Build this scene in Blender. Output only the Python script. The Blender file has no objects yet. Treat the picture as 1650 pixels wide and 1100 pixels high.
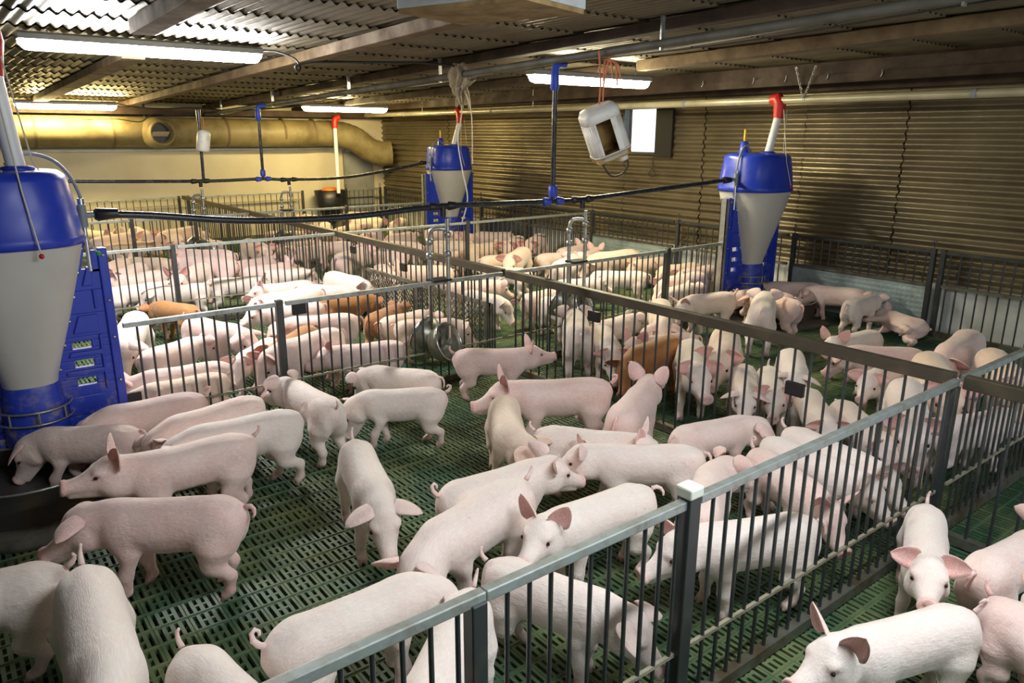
import bpy, bmesh, math, random
import numpy as np
random.seed(7)
sc = bpy.context.scene
COL = sc.collection
# ------------------------------------------------------------------ camera
cam = bpy.data.objects.new('camera', bpy.data.cameras.new('camera')); COL.objects.link(cam)
cam.data.sensor_width = 36.0; cam.data.lens = 1202/1650*36.0; cam.data.clip_start = .05
from mathutils import Matrix, Vector
_R = np.array([[0.788102, -0.162636, 0.59367], [-0.615537, -0.212755, 0.758847], [0.00289, -0.963475, -0.267781]])
_M = Matrix.Identity(4)
for _r in range(3):
    _M[_r][0] = _R[_r][0]; _M[_r][1] = -_R[_r][1]; _M[_r][2] = -_R[_r][2]
_M[0][3], _M[1][3], _M[2][3] = 0, 0, 1.75
cam.matrix_world = _M
sc.camera = cam
# ------------------------------------------------------------------ sky, exposure (daylight comes in by an assumed doorway in the unseen end wall behind and by the window)
world = bpy.data.worlds.new('world'); sc.world = world; world.use_nodes = True
bg = world.node_tree.nodes['Background']; bg.inputs['Color'].default_value = (.86, .93, 1.0, 1); bg.inputs['Strength'].default_value = 1.7
sc.view_settings.view_transform = 'Standard'; sc.view_settings.look = 'None'
sc.view_settings.exposure = 0.3; sc.view_settings.gamma = 1.0; sc.view_settings.use_curve_mapping = False
LAMP = 150.0            # strength of the fluorescent diffusers
def _mat(name):
    m = bpy.data.materials.new(name); m.use_nodes = True
    nt = m.node_tree; nt.nodes.clear()
    out = nt.nodes.new('ShaderNodeOutputMaterial'); b = nt.nodes.new('ShaderNodeBsdfPrincipled')
    nt.links.new(b.outputs[0], out.inputs[0])
    return m, nt, b
class NT:
    """tiny helper to wire shader nodes"""
    def __init__(s, nt): s.nt = nt
    def n(s, kind, **kw):
        nd = s.nt.nodes.new('ShaderNode' + kind)
        for k, v in kw.items():
            if k.startswith('i_'):
                key = k[2:]; key = int(key) if key.isdigit() else key
                if hasattr(v, 'links') or isinstance(v, bpy.types.NodeSocket): s.nt.links.new(v, nd.inputs[key])
                else: nd.inputs[key].default_value = v
            else: setattr(nd, k, v)
        return nd
    def link(s, a, b): s.nt.links.new(a, b)
    def noise(s, vec, scale, detail=3, rough=.55):
        nd = s.n('TexNoise'); nd.inputs['Scale'].default_value = scale; nd.inputs['Detail'].default_value = detail; nd.inputs['Roughness'].default_value = rough
        if vec is not None: s.link(vec, nd.inputs['Vector'])
        return nd.outputs['Fac']
    def ramp(s, fac, stops):
        r = s.n('ValToRGB'); s.link(fac, r.inputs[0]); cr = r.color_ramp
        while len(cr.elements) < len(stops): cr.elements.new(.5)
        for e, (p, c) in zip(cr.elements, stops):
            e.position = p; e.color = c if len(c) == 4 else (*c, 1)
        return r.outputs[0]
    def mix(s, fac, a, b, mode='MIX'):
        m = s.n('Mix', data_type='RGBA', blend_type=mode)
        for v, k in ((fac, 0), (a, 6), (b, 7)):
            if isinstance(v, bpy.types.NodeSocket): s.link(v, m.inputs[k])
            else: m.inputs[k].default_value = v if k == 0 else (*v, 1)
        return m.outputs[2]
    def math(s, op, a, b=0.0, clamp=False):
        m = s.n('Math', operation=op); m.use_clamp = clamp
        for v, k in ((a, 0), (b, 1)):
            if isinstance(v, bpy.types.NodeSocket): s.link(v, m.inputs[k])
            else: m.inputs[k].default_value = v
        return m.outputs[0]
    def bump(s, height, strength, dist=.01):
        b = s.n('Bump'); b.inputs['Strength'].default_value = strength; b.inputs['Distance'].default_value = dist
        s.link(height, b.inputs['Height']); return b.outputs[0]

def skin_material(name, base, pale, pink, dirt=.35):
    BRISTLE = tuple(min(1, v*1.12 + .04) for v in pale)
    m, nt, b = _mat(name); g = NT(nt)
    rest = g.n('Attribute', attribute_name='rest').outputs['Vector']
    tint = g.n('SeparateXYZ', i_0=g.n('Attribute', attribute_name='tint').outputs['Vector'])
    rnd = g.n('ObjectInfo').outputs['Random']
    shift = g.n('VectorMath', operation='ADD', i_0=rest, i_1=g.n('CombineXYZ', i_0=g.math('MULTIPLY', rnd, 37.0)).outputs[0]).outputs[0]
    n1 = g.noise(shift, 7, 3)
    col = g.mix(g.ramp(n1, [(.35, (0, 0, 0)), (.7, (1, 1, 1))]), base, pale)
    # per-animal warmth
    col = g.mix(g.math('MULTIPLY', rnd, .16), col, pink)
    # pink ears, snout, eyelids, feet
    col = g.mix(tint.outputs[0], col, pink)
    st = g.n('Mapping', i_Vector=shift); st.inputs['Scale'].default_value = (45, 260, 130)
    hb = g.noise(st.outputs[0], 1, 2)
    col = g.mix(g.math('MULTIPLY', g.ramp(hb, [(.45, (0, 0, 0)), (.68, (1, 1, 1))]), .42), col, BRISTLE)
    # dirt flecks and smears
    n2 = g.noise(shift, 55, 2)
    n3 = g.noise(shift, 5, 4)
    fl = g.math('MULTIPLY', g.ramp(n2, [(.66, (0, 0, 0)), (.72, (1, 1, 1))]), g.ramp(n3, [(.5, (0, 0, 0)), (.68, (1, 1, 1))]))
    col = g.mix(g.math('MULTIPLY', fl, dirt), col, (.16, .10, .06))
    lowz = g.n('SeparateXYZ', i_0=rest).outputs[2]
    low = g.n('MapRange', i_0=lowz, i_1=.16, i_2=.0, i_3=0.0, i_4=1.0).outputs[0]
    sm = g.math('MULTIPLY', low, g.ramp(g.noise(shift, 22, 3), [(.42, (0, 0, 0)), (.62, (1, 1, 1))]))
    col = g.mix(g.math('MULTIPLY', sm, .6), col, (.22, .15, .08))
    col = g.mix(g.math('MULTIPLY', tint.outputs[2], .65), col, (.20, .13, .08))
    col = g.mix(tint.outputs[1], col, (.10, .03, .03))
    nt.links.new(col, b.inputs['Base Color'])
    b.inputs['Roughness'].default_value = .62
    b.inputs['Specular IOR Level'].default_value = .3
    b.inputs['Sheen Weight'].default_value = .45; b.inputs['Sheen Roughness'].default_value = .4
    b.inputs['Subsurface Weight'].default_value = .12
    b.inputs['Subsurface Radius'].default_value = (.02, .007, .004)
    b.inputs['Subsurface Scale'].default_value = .6
    # short bristles lying along the body
    wr = g.noise(shift, 26, 3)
    nt.links.new(g.bump(g.math('ADD', g.math('MULTIPLY', hb, .35), wr), .5, .008), b.inputs['Normal'])
    return m
SKIN = {
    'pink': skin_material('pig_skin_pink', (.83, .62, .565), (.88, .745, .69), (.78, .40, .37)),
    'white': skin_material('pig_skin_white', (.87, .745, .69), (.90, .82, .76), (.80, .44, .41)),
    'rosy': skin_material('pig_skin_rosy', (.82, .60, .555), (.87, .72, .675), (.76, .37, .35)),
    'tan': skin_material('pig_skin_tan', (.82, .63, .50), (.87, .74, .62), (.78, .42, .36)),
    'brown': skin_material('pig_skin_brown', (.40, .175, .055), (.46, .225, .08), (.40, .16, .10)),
}
EYE, _nt, _b = _mat('pig_eye'); _b.inputs['Base Color'].default_value = (.012, .008, .008, 1); _b.inputs['Roughness'].default_value = .12
# ------------------------------------------------------------------ materials
def plain(name, col, rough=.5, metal=0.0, nscale=0, ncol=None, lo=.4, hi=.65, bump=0.0, bscale=40, spec=.5):
    m, nt, b = _mat(name); g = NT(nt)
    b.inputs['Roughness'].default_value = rough; b.inputs['Metallic'].default_value = metal
    b.inputs['Specular IOR Level'].default_value = spec
    b.inputs['Base Color'].default_value = (*col, 1)
    co = g.n('TexCoord').outputs['Object']
    if nscale:
        f = g.ramp(g.noise(co, nscale, 5, .6), [(lo, (0, 0, 0)), (hi, (1, 1, 1))])
        nt.links.new(g.mix(f, col, ncol), b.inputs['Base Color'])
        nt.links.new(g.math('ADD', g.math('MULTIPLY', f, .18), rough - .06), b.inputs['Roughness'])
    if bump:
        nt.links.new(g.bump(g.noise(co, bscale, 4), bump, .01), b.inputs['Normal'])
    return m

def emit(name, col, strength):
    m, nt, b = _mat(name)
    b.inputs['Base Color'].default_value = (.8, .8, .8, 1)
    b.inputs['Emission Color'].default_value = (*col, 1); b.inputs['Emission Strength'].default_value = strength
    return m

M = {
    'slat': plain('green_plastic_slat', (.038, .092, .045), .62, 0, 2.3, (.19, .23, .095), .42, .72, .15, 90),
    'slurry': plain('slurry', (.012, .010, .007), .25),
    'steel_dark': plain('dark_painted_steel', (.065, .076, .08), .38, .55, 9, (.12, .11, .085), .5, .75),
    'steel_rail': plain('galvanised_rail', (.42, .47, .46), .45, .6, 14, (.24, .23, .18), .45, .75, .1, 60),
    'caked': plain('caked_bar', (.34, .32, .24), .7, .2, 9, (.22, .20, .14)),
    'beam_dark': plain('dark_steel_beam', (.085, .075, .055), .5, .45, 6, (.17, .13, .07), .45, .75),
    'galv': plain('galvanised_pipe', (.50, .53, .52), .38, .85, 18, (.32, .31, .26), .45, .7, .08, 70),
    'galv_bright': plain('bright_steel', (.66, .67, .67), .22, .95),
    'dirty_steel': plain('dirty_steel', (.19, .20, .17), .45, .6, 8, (.11, .085, .05), .42, .62),
    'bowl_steel': plain('bowl_steel', (.34, .35, .29), .4, .6, 7, (.16, .14, .09), .42, .66),
    'trough': plain('caked_trough_steel', (.085, .085, .080), .5, .4, 6, (.13, .10, .06), .45, .65, .2, 30),
    'blue': plain('blue_plastic', (.016, .045, .47), .34, 0, 7, (.025, .06, .50), .4, .7),
    
    'blue_fit': plain('blue_fitting', (.03, .07, .50), .4),
    'cone': plain('milky_plastic', (.56, .56, .52), .42, 0, 2.5, (.50, .50, .47), .4, .7),
    'black': plain('black_plastic', (.012, .013, .015), .38),
    'hose': plain('black_hose', (.020, .024, .032), .3, 0, 12, (.045, .05, .06), .5, .8),
    'white_pvc': plain('white_pipe', (.78, .80, .82), .35),
    'grey_pvc': plain('grey_plastic', (.24, .27, .28), .45),
    'red': plain('red_plastic', (.55, .022, .016), .4),
    'green_pl': plain('green_plastic_knob', (.02, .30, .09), .4),
    'yellow': plain('yellow_plastic', (.80, .48, .02), .4),
    'orange': plain('orange_plastic', (.85, .20, .02), .45),
    'cord': plain('white_cord', (.62, .58, .48), .8),
    'twine': plain('orange_twine', (.60, .20, .09), .85),
    'cable': plain('black_cable', (.015, .015, .014), .5),
    'wood': plain('old_wood', (.20, .135, .065), .75, 0, 5, (.10, .062, .03), .35, .65, .35, 22),
    'wood_dark': plain('dark_wood', (.055, .032, .019), .75, 0, 5, (.03, .018, .011), .35, .65, .35, 22),
    'cream': plain('cream_wall', (.70, .64, .46), .8, 0, 1.6, (.62, .55, .37), .4, .75, .1, 20),
    'white_wall': plain('whitewashed_wall', (.66, .67, .63), .85, 0, 2.6, (.46, .45, .38), .45, .75, .3, 14),
    'duct': plain('yellowed_duct', (.27, .22, .10), .55, 0, 2.6, (.13, .10, .04), .40, .66, .05, 20),
    'duct_band': plain('duct_joint', (.15, .11, .05), .7),
    'pipe_cream': plain('cream_pipe', (.48, .45, .31), .35, .2, 4, (.34, .31, .2), .4, .7),
    'grey_pipe': plain('old_grey_pipe', (.10, .10, .08), .65, .1, 5, (.06, .052, .04), .4, .7),
    'door': plain('grey_door', (.30, .31, .29), .6, 0, 3, (.22, .22, .19), .4, .7),
    'canister': plain('white_canister', (.80, .79, .74), .4, 0, 9, (.62, .58, .48), .5, .72),
    'canister_in': plain('stained_inside', (.42, .27, .08), .7, 0, 6, (.20, .10, .03), .45, .6),
    'foam': plain('stained_board', (.36, .25, .11), .9, 0, 6, (.16, .09, .035), .38, .68, .4, 30),
    'sheet_white': plain('pale_sheet_metal', (.60, .64, .66), .5, .2, 6, (.48, .48, .44), .45, .7),
    'rag': plain('rag_cloth', (.36, .30, .20), .95, 0, 14, (.22, .17, .10), .4, .65, .4, 40),
    'concrete': plain('dark_concrete', (.10, .09, .07), .85, 0, 8, (.05, .045, .035), .4, .65, .4, 30),
    'lamp_body': plain('lamp_housing', (.32, .33, .31), .5, .2),
    'diffuser': emit('lamp_diffuser', (1.0, .88, .58), LAMP*.75),
    'diffuser_far': emit('lamp_diffuser_far', (1.0, .77, .34), LAMP*.75),
    'diffuser_cool': emit('lamp_diffuser_cool', (1.0, .97, .93), LAMP),
    'diffuser_added': emit('lamp_diffuser_added', (.94, .98, 1.0), LAMP*.5),
    'cap': plain('white_cap', (.72, .75, .66), .5),
    'tag': plain('black_latch', (.02, .02, .022), .5, .3),
    'straw': plain('straw_mat', (.42, .36, .16), .9, 0, 30, (.24, .19, .07), .4, .6, .4, 60),
}
def corrugated_mat(name, col, col2, metal, rough):
    m, nt, b = _mat(name); g = NT(nt)
    co = g.n('TexCoord').outputs['Object']
    mp = g.n('Mapping', i_Vector=co); mp.inputs['Scale'].default_value = (1, .6, 1)
    f = g.ramp(g.noise(mp.outputs[0], 2.2, 6, .62), [(.35, (0, 0, 0)), (.72, (1, 1, 1))])
    c = g.mix(f, col, col2)
    sp = g.ramp(g.noise(co, 34, 2), [(.70, (0, 0, 0)), (.76, (1, 1, 1))])
    c = g.mix(g.math('MULTIPLY', sp, .5), c, (.05, .035, .02))
    nt.links.new(c, b.inputs['Base Color'])
    b.inputs['Metallic'].default_value = metal
    nt.links.new(g.math('ADD', g.math('MULTIPLY', f, .2), rough), b.inputs['Roughness'])
    nt.links.new(g.bump(g.noise(co, 5, 3), .25, .02), b.inputs['Normal'])
    return m
def dusty_blue():
    m, nt, b = _mat('blue_plastic_dusty'); g = NT(nt)
    co = g.n('TexCoord').outputs['Object']
    f = g.ramp(g.noise(co, 13, 6, .65), [(.50, (0, 0, 0)), (.62, (1, 1, 1))])
    low = g.n('MapRange', i_0=g.n('SeparateXYZ', i_0=co).outputs[2], i_1=.62, i_2=.25, i_3=0.0, i_4=.85).outputs[0]
    nt.links.new(g.mix(g.math('MULTIPLY', f, low), (.018, .05, .48), (.30, .26, .17)), b.inputs['Base Color'])
    b.inputs['Roughness'].default_value = .4
    return m
M['blue_dirty'] = dusty_blue()
M['wall_sheet'] = corrugated_mat('dusty_corrugated_wall', (.27, .23, .145), (.13, .105, .065), .55, .30)
M['roof_sheet'] = corrugated_mat('dusty_corrugated_roof', (.19, .165, .115), (.11, .092, .06), .4, .38)
def embossed(name, col):
    m, nt, b = _mat(name); g = NT(nt)
    co = g.n('TexCoord').outputs['Object']
    w = g.n('TexVoronoi', feature='SMOOTH_F1'); w.inputs['Scale'].default_value = 22; w.inputs['Randomness'].default_value = .15
    nt.links.new(co, w.inputs['Vector'])
    c = g.mix(g.ramp(g.noise(co, 4, 4), [(.4, (0, 0, 0)), (.65, (1, 1, 1))]), col, tuple(.6*v for v in col))
    nt.links.new(c, b.inputs['Base Color'])
    b.inputs['Metallic'].default_value = .35; b.inputs['Roughness'].default_value = .4
    nt.links.new(g.bump(w.outputs['Distance'], .7, .012), b.inputs['Normal'])
    return m
M['emboss'] = embossed('embossed_sheet', (.44, .56, .54))
M['emboss_dark'] = embossed('embossed_sheet_dark', (.12, .13, .11))

# ------------------------------------------------------------------ mesh helpers
class MB:
    def __init__(s): s.V = []; s.F = []; s.sm = []
    def add(s, V, F, smooth=False):
        o = len(s.V); s.V += [tuple(v) for v in V]; s.F += [tuple(i + o for i in f) for f in F]; s.sm += [smooth]*len(F); return s
    def box(s, lo, hi):
        (a, b, c), (d, e, f) = lo, hi
        return s.add([(a, b, c), (d, b, c), (d, e, c), (a, e, c), (a, b, f), (d, b, f), (d, e, f), (a, e, f)],
                     [(3, 2, 1, 0), (4, 5, 6, 7), (0, 1, 5, 4), (1, 2, 6, 5), (2, 3, 7, 6), (3, 0, 4, 7)])
    def bar(s, p, q, w, h=None, up=(0, 0, 1)):
        """square bar from p to q"""
        h = h or w; p = np.array(p, float); q = np.array(q, float); d = (q - p)/np.linalg.norm(q - p)
        u = np.cross(d, up)
        if np.linalg.norm(u) < 1e-3: u = np.cross(d, (1, 0, 0))
        u /= np.linalg.norm(u); v = np.cross(u, d)
        V = [c + a*u*w/2 + b*v*h/2 for c in (p, q) for a, b in ((-1, -1), (1, -1), (1, 1), (-1, 1))]
        return s.add(V, [(3, 2, 1, 0), (4, 5, 6, 7), (0, 1, 5, 4), (1, 2, 6, 5), (2, 3, 7, 6), (3, 0, 4, 7)])
    def tube(s, pts, r, n=10, caps=True):
        pts = np.array(pts, float); m = len(pts); r = np.broadcast_to(np.array(r, float), (m,))
        T = np.array([pts[min(i+1, m-1)] - pts[max(i-1, 0)] for i in range(m)]); T /= np.linalg.norm(T, axis=1)[:, None] + 1e-12
        a = np.array((0, 0, 1.)) if abs(T[0][2]) < .9 else np.array((1., 0, 0))
        u = np.cross(T[0], a); u /= np.linalg.norm(u); V = []
        for i in range(m):
            u = u - T[i]*(u @ T[i]); u /= np.linalg.norm(u); v = np.cross(T[i], u)
            V += [pts[i] + r[i]*(math.cos(2*math.pi*j/n)*u + math.sin(2*math.pi*j/n)*v) for j in range(n)]
        F = [(i*n + j, i*n + (j+1) % n, (i+1)*n + (j+1) % n, (i+1)*n + j) for i in range(m-1) for j in range(n)]
        s.add(V, F, True)
        if caps: s.add(V[:n] + V[-n:], [tuple(range(n))[::-1], tuple(range(n, 2*n))])
        return s
    def loft(s, rings, closed=True, cap0=False, cap1=False, smooth=True):
        n = len(rings[0]); V = [p for r in rings for p in r]
        k = n if closed else n - 1
        F = [(i*n + j, i*n + (j+1) % n, (i+1)*n + (j+1) % n, (i+1)*n + j) for i in range(len(rings)-1) for j in range(k)]
        s.add(V, F, smooth)
        if cap0: s.add(rings[0], [tuple(range(n))[::-1]])
        if cap1: s.add(rings[-1], [tuple(range(n))])
        return s
    def lathe(s, prof, n=32, c=(0, 0, 0), sx=1, sy=1, axis=None):
        rings = [[(r*sx*math.cos(2*math.pi*j/n), r*sy*math.sin(2*math.pi*j/n), z) for j in range(n)] for r, z in prof]
        if axis is not None:
            q = Vector((0, 0, 1)).rotation_difference(Vector(axis)).to_matrix()
            rings = [[tuple(q @ Vector(p)) for p in r] for r in rings]
        rings = [[(p[0]+c[0], p[1]+c[1], p[2]+c[2]) for p in r] for r in rings]
        return s.loft(rings)
    def mesh(s, name, mat, bevel=0):
        me = bpy.data.meshes.new(name); me.from_pydata(s.V, [], s.F)
        me.polygons.foreach_set('use_smooth', s.sm); me.materials.append(mat); me.update()
        return me

def link(name, data, parent=None, loc=(0, 0, 0), rz=0.0):
    o = bpy.data.objects.new(name, data); COL.objects.link(o); o.location = loc; o.rotation_euler = (0, 0, rz)
    if parent is not None: o.parent = parent
    return o
def obj(name, mb, mat, parent=None, loc=(0, 0, 0), rz=0.0, bevel=0):
    o = link(name, mb.mesh(name, M[mat] if isinstance(mat, str) else mat), parent, loc, rz)
    if bevel:
        b = o.modifiers.new('soft_edge', 'BEVEL'); b.width = bevel; b.segments = 2; b.limit_method = 'ANGLE'
    return o
def tag(o, label, cat, group=None):
    o['label'] = label; o['category'] = cat
    if group: o['group'] = group
    return o
def thing(name, label, cat, loc=(0, 0, 0), rz=0.0, group=None):
    return tag(link(name, None, None, loc, rz), label, cat, group)
def struct(name, mb, mat, **k):
    o = obj(name, mb, mat, **k); o['kind'] = 'structure'; return o
def curve_pts(ctrl, n=8):
    """smooth polyline through control points"""
    P = [np.array(p, float) for p in ctrl]; out = []
    for i in range(len(P) - 1):
        a, b, c, d = P[max(i-1, 0)], P[i], P[i+1], P[min(i+2, len(P)-1)]
        for k in range(n):
            t = k/n
            out.append(.5*((2*b) + (c - a)*t + (2*a - 5*b + 4*c - d)*t*t + (3*b - a - 3*c + d)*t**3))
    return out + [P[-1]]

X0, X1, Y0, Y1 = -.95, 7.15, -2.6, 13.2        # inside faces of the barn
def ceil_z(x, y): return 2.57 - .027*y - .006*x
# ------------------------------------------------------------------ floor: slatted plastic tiles with real slots
def build_floor():
    cx, cy, ox, oy = .1215, .1095, 1.021, 2.874
    xs = [0, .010, .026, .039, .053, .066]; 
    e = .006
    sx = [(.012, .026), (.040, .053), (.0685, .0815), (.0955, .1095)]
    y0, yl, ym, yn, y1 = .012, .012, .048, .059, .098
    quads = []   # (x0,x1,y0,y1) of solid top
    quads += [(0, cx, 0, y0), (0, cx, y1, cy)]
    edges = [0] + [v for a in sx for v in a] + [cx]
    for i in range(0, len(edges), 2): quads.append((edges[i], edges[i+1], y0, y1))
    for a in sx[1:3]: quads.append((*a, ym, yn))
    holes = [(*sx[0], y0, y1), (*sx[3], y0, y1)] + [(*a, y0, ym) for a in sx[1:3]] + [(*a, yn, y1) for a in sx[1:3]]
    V = []; F = []
    def q(*p):
        o = len(V); V.extend(p); F.append((o, o+1, o+2, o+3))
    for a, b, c, d in quads: q((a, c, 0), (b, c, 0), (b, d, 0), (a, d, 0))
    D = -.022
    for a, b, c, d in holes:
        q((a, c, 0), (a, d, 0), (a, d, D), (a, c, D)); q((b, d, 0), (b, c, 0), (b, c, D), (b, d, D))
        q((b, c, 0), (a, c, 0), (a, c, D), (b, c, D)); q((a, d, 0), (b, d, 0), (b, d, D), (a, d, D))
    R = .0045; w = .0035
    # raised ridge along the tile edge and a lower one between cells
    q((0, -w, 0), (cx, -w, 0), (cx, -w*.3, R), (0, -w*.3, R)); q((0, -w*.3, R), (cx, -w*.3, R), (cx, w*.3, R), (0, w*.3, R)); q((0, w*.3, R), (cx, w*.3, R), (cx, w, 0), (0, w, 0))
    w2 = .0022; R2 = .003
    q((-w2, 0, 0), (0, 0, R2), (0, cy, R2), (-w2, cy, 0)); q((0, 0, R2), (w2, 0, 0), (w2, cy, 0), (0, cy, R2))
    V = np.array(V); F = np.array(F)
    i0, i1 = math.floor((X0 - ox)/cx), math.ceil((X1 - ox)/cx); j0, j1 = math.floor((-.9 - oy)/cy), math.ceil((Y1 - oy)/cy)
    I, J = np.meshgrid(np.arange(i0, i1), np.arange(j0, j1), indexing='ij')
    off = np.stack([ox + I.ravel()*cx, oy + J.ravel()*cy, 0*I.ravel()], 1)
    VV = (V[None] + off[:, None]).reshape(-1, 3); n = len(off)
    FF = (F[None] + (np.arange(n)*len(V))[:, None, None]).reshape(-1, 4)
    me = bpy.data.meshes.new('floor')
    me.vertices.add(len(VV)); me.loops.add(FF.size); me.polygons.add(len(FF))
    me.vertices.foreach_set('co', VV.astype(np.float32).ravel()); me.loops.foreach_set('vertex_index', FF.ravel())
    me.polygons.foreach_set('loop_start', np.arange(len(FF))*4); me.polygons.foreach_set('loop_total', np.full(len(FF), 4))
    me.materials.append(M['slat']); me.update()
    o = link('floor', me); o['kind'] = 'structure'
build_floor()
struct('floor_pit', MB().box((X0 - .1, -1.2, -.50), (X1 + .1, Y1 + .1, -.40)), 'slurry')

# ------------------------------------------------------------------ shell
def corr_sheet(mb, u0, u1, v0, v1, pitch, amp, place, seg=8, jag=0.0):
    """sheet whose waves run along v; place(u, v, d) -> point"""
    n = max(2, int((u1 - u0)/pitch*seg)); us = np.linspace(u0, u1, n + 1)
    ds = amp*np.sin(us/pitch*2*math.pi)
    V = [place(u, v + (jag*random.uniform(-1, 1) if jag else 0), d) for v in (v0, v1) for u, d in zip(us, ds)]
    m = n + 1
    mb.add(V, [(i, i+1, m+i+1, m+i) for i in range(n)], True)
mb = MB()
ys = np.arange(Y0, Y1 + .01, .62)
for k, y in enumerate(ys):
    ye = min(y + .64, Y1 + .02)
    xq = X0
    def place(u, v, d, k=k, y=y): return (u, v, ceil_z(u, v) + .03 + d - .012*(1 - (v - y)/.64))
    corr_sheet(mb, X0, X1, y, ye, .076, .0125, place)
struct('ceiling', mb, 'roof_sheet')
struct('ceiling_cover', MB().add([(X0 - .1, Y0, ceil_z(X0, Y0) + .09), (X1 + .1, Y0, ceil_z(X1, Y0) + .09), (X1 + .1, Y1 + .1, ceil_z(X1, Y1) + .09), (X0 - .1, Y1 + .1, ceil_z(X0, Y1) + .09),
                                  (X0 - .1, Y0, ceil_z(X0, Y0) + .12), (X1 + .1, Y0, ceil_z(X1, Y0) + .12), (X1 + .1, Y1 + .1, ceil_z(X1, Y1) + .12), (X0 - .1, Y1 + .1, ceil_z(X0, Y1) + .12)],
                                 [(0, 3, 2, 1), (4, 5, 6, 7), (0, 1, 5, 4), (1, 2, 6, 5), (2, 3, 7, 6), (3, 0, 4, 7)]), 'roof_sheet')
# corrugated wall with the window hole, five overlapping sheets, waves lying along the wall
mb = MB(); WY0, WY1, WZ0, WZ1 = 6.28, 6.83, 1.54, 2.05
seams = [Y0, -.2, 1.6, 3.345, 4.35, 5.6, WY0, WY1, 8.95, 10.9, Y1 + .02]
for k in range(len(seams) - 1):
    ya, yb = seams[k], seams[k+1]
    dx = .006*(k % 2)
    spans = [(.44, 2.6)] if (ya, yb) != (WY0, WY1) else [(.44, WZ0), (WZ1, 2.6)]
    for za, zb in spans:
        def place(u, v, d, dx=dx): return (X1 + .014 + d - dx, v, u)
        rows = [ya + (.005 if ya not in (WY0, WY1) else 0), yb - (.005 if yb not in (WY0, WY1) else 0)]
        corr_sheet(mb, za, zb, rows[0], rows[1], .094, .017, place, 12, .007)
struct('wall_right', mb, 'wall_sheet')
struct('wall_right_back', MB().box((X1 + .06, Y0, 0), (X1 + .12, WY0, 2.5)).box((X1 + .06, WY1, 0), (X1 + .12, Y1 + .1, 2.5)).box((X1 + .06, WY0, 0), (X1 + .12, WY1, WZ0)).box((X1 + .06, WY0, WZ1), (X1 + .12, WY1, 2.5)), 'wood_dark')
struct('baseboard_right', MB().box((X1 - .07, Y0, -.05), (X1 + .05, Y1, .46)), 'white_wall')
struct('wall_back', MB().box((X0 - .1, Y1, -.1), (X1 + .15, Y1 + .1, 2.6)), 'cream')
struct('trim_1', MB().box((X0, Y1 - .09, 1.47), (X1, Y1, 1.50)), 'white_wall')
struct('wall_left', MB().box((X0 - .12, Y0, -.1), (X0, Y1, 2.8)), 'concrete')
struct('wall_front', MB().box((X0, Y0 - .1, -.1), (1.2, Y0, 2.8)).box((6.0, Y0 - .1, -.1), (X1 + .1, Y0, 2.8)).box((1.2, Y0 - .1, 2.2), (6.0, Y0, 2.8)), 'concrete')  # unseen end wall, its doorway put in and sized to shape the daylight
struct('door_1', MB().box((6.35, Y1 - .045, .0), (6.86, Y1 - .005, 1.42)).box((6.31, Y1 - .06, 0), (6.35, Y1 - .002, 1.46)).box((6.86, Y1 - .06, 0), (6.90, Y1 - .002, 1.46)), 'door')
w = struct('window_1', MB().box((X1 - .02, WY0 - .03, WZ0 - .03), (X1 + .06, WY1 + .03, WZ0)).box((X1 - .02, WY0 - .03, WZ1), (X1 + .06, WY1 + .03, WZ1 + .03))
           .box((X1 - .02, WY0 - .03, WZ0), (X1 + .06, WY0, WZ1)).box((X1 - .02, WY1, WZ0), (X1 + .06, WY1 + .03, WZ1)), 'steel_dark')
gm, gnt, gb = _mat('window_glass'); gb.inputs['Transmission Weight'].default_value = 1; gb.inputs['Roughness'].default_value = .05; gb.inputs['IOR'].default_value = 1.1
obj('pane', MB().box((X1 + .030, WY0, WZ0), (X1 + .034, WY1, WZ1)), gm, w)
sh = tag(obj('window_shutter', MB().box((X1 - .065, WY0 - .26, WZ0 - .05), (X1 - .04, WY0 - .005, WZ1 + .02)), 'black'), 'dark sliding shutter pushed beside the bright window', 'shutter')
obj('pull_handle', MB().tube(curve_pts([(X1 - .05, WY0 + .02, WZ0 - .03), (X1 - .05, WY0 + .02, WZ0 - .17), (X1 - .05, WY0 - .04, WZ0 - .27), (X1 - .05, WY0 + .08, WZ0 - .27), (X1 - .05, WY0 + .02, WZ0 - .17)], 4), .006, 6), 'cable', sh)

# roof timbers
def beam(name, x, ya, yb, w, h, mat):
    mbb = MB().bar((x, ya, ceil_z(x, ya) - h/2 - .0), (x, yb, ceil_z(x, yb) - h/2 - .0), w, h)
    o = struct(name, mbb, mat, bevel=.006); return o
beam('ceiling_beam', 1.24, Y0, 5.30, .14, .09, 'wood')
beam('ceiling_beam.001', 1.50, 6.75, Y1, .17, .07, 'wood')
beam('ceiling_beam.002', 2.66, 3.4, Y1, .11, .08, 'wood')
beam('ceiling_beam.003', 3.93, Y0, Y1, .12, .07, 'wood_dark')
beam('ceiling_beam.004', 5.42, Y0, 5.02, .12, .09, 'wood')
struct('ceiling_beam.005', MB().bar((6.62, Y0, 2.275), (6.62, Y1, 2.17), .08, .07).bar((6.62, Y0, 2.36), (6.62, Y1, 2.23), .04, .14), 'wood_dark')
beam('ceiling_beam.006', 5.45, 5.55, Y1, .12, .07, 'wood_dark')
struct('trim_2', MB().box((X1 - .10, Y0, 2.16), (X1 + .0, Y1, 2.50)), 'wood_dark')

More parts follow.
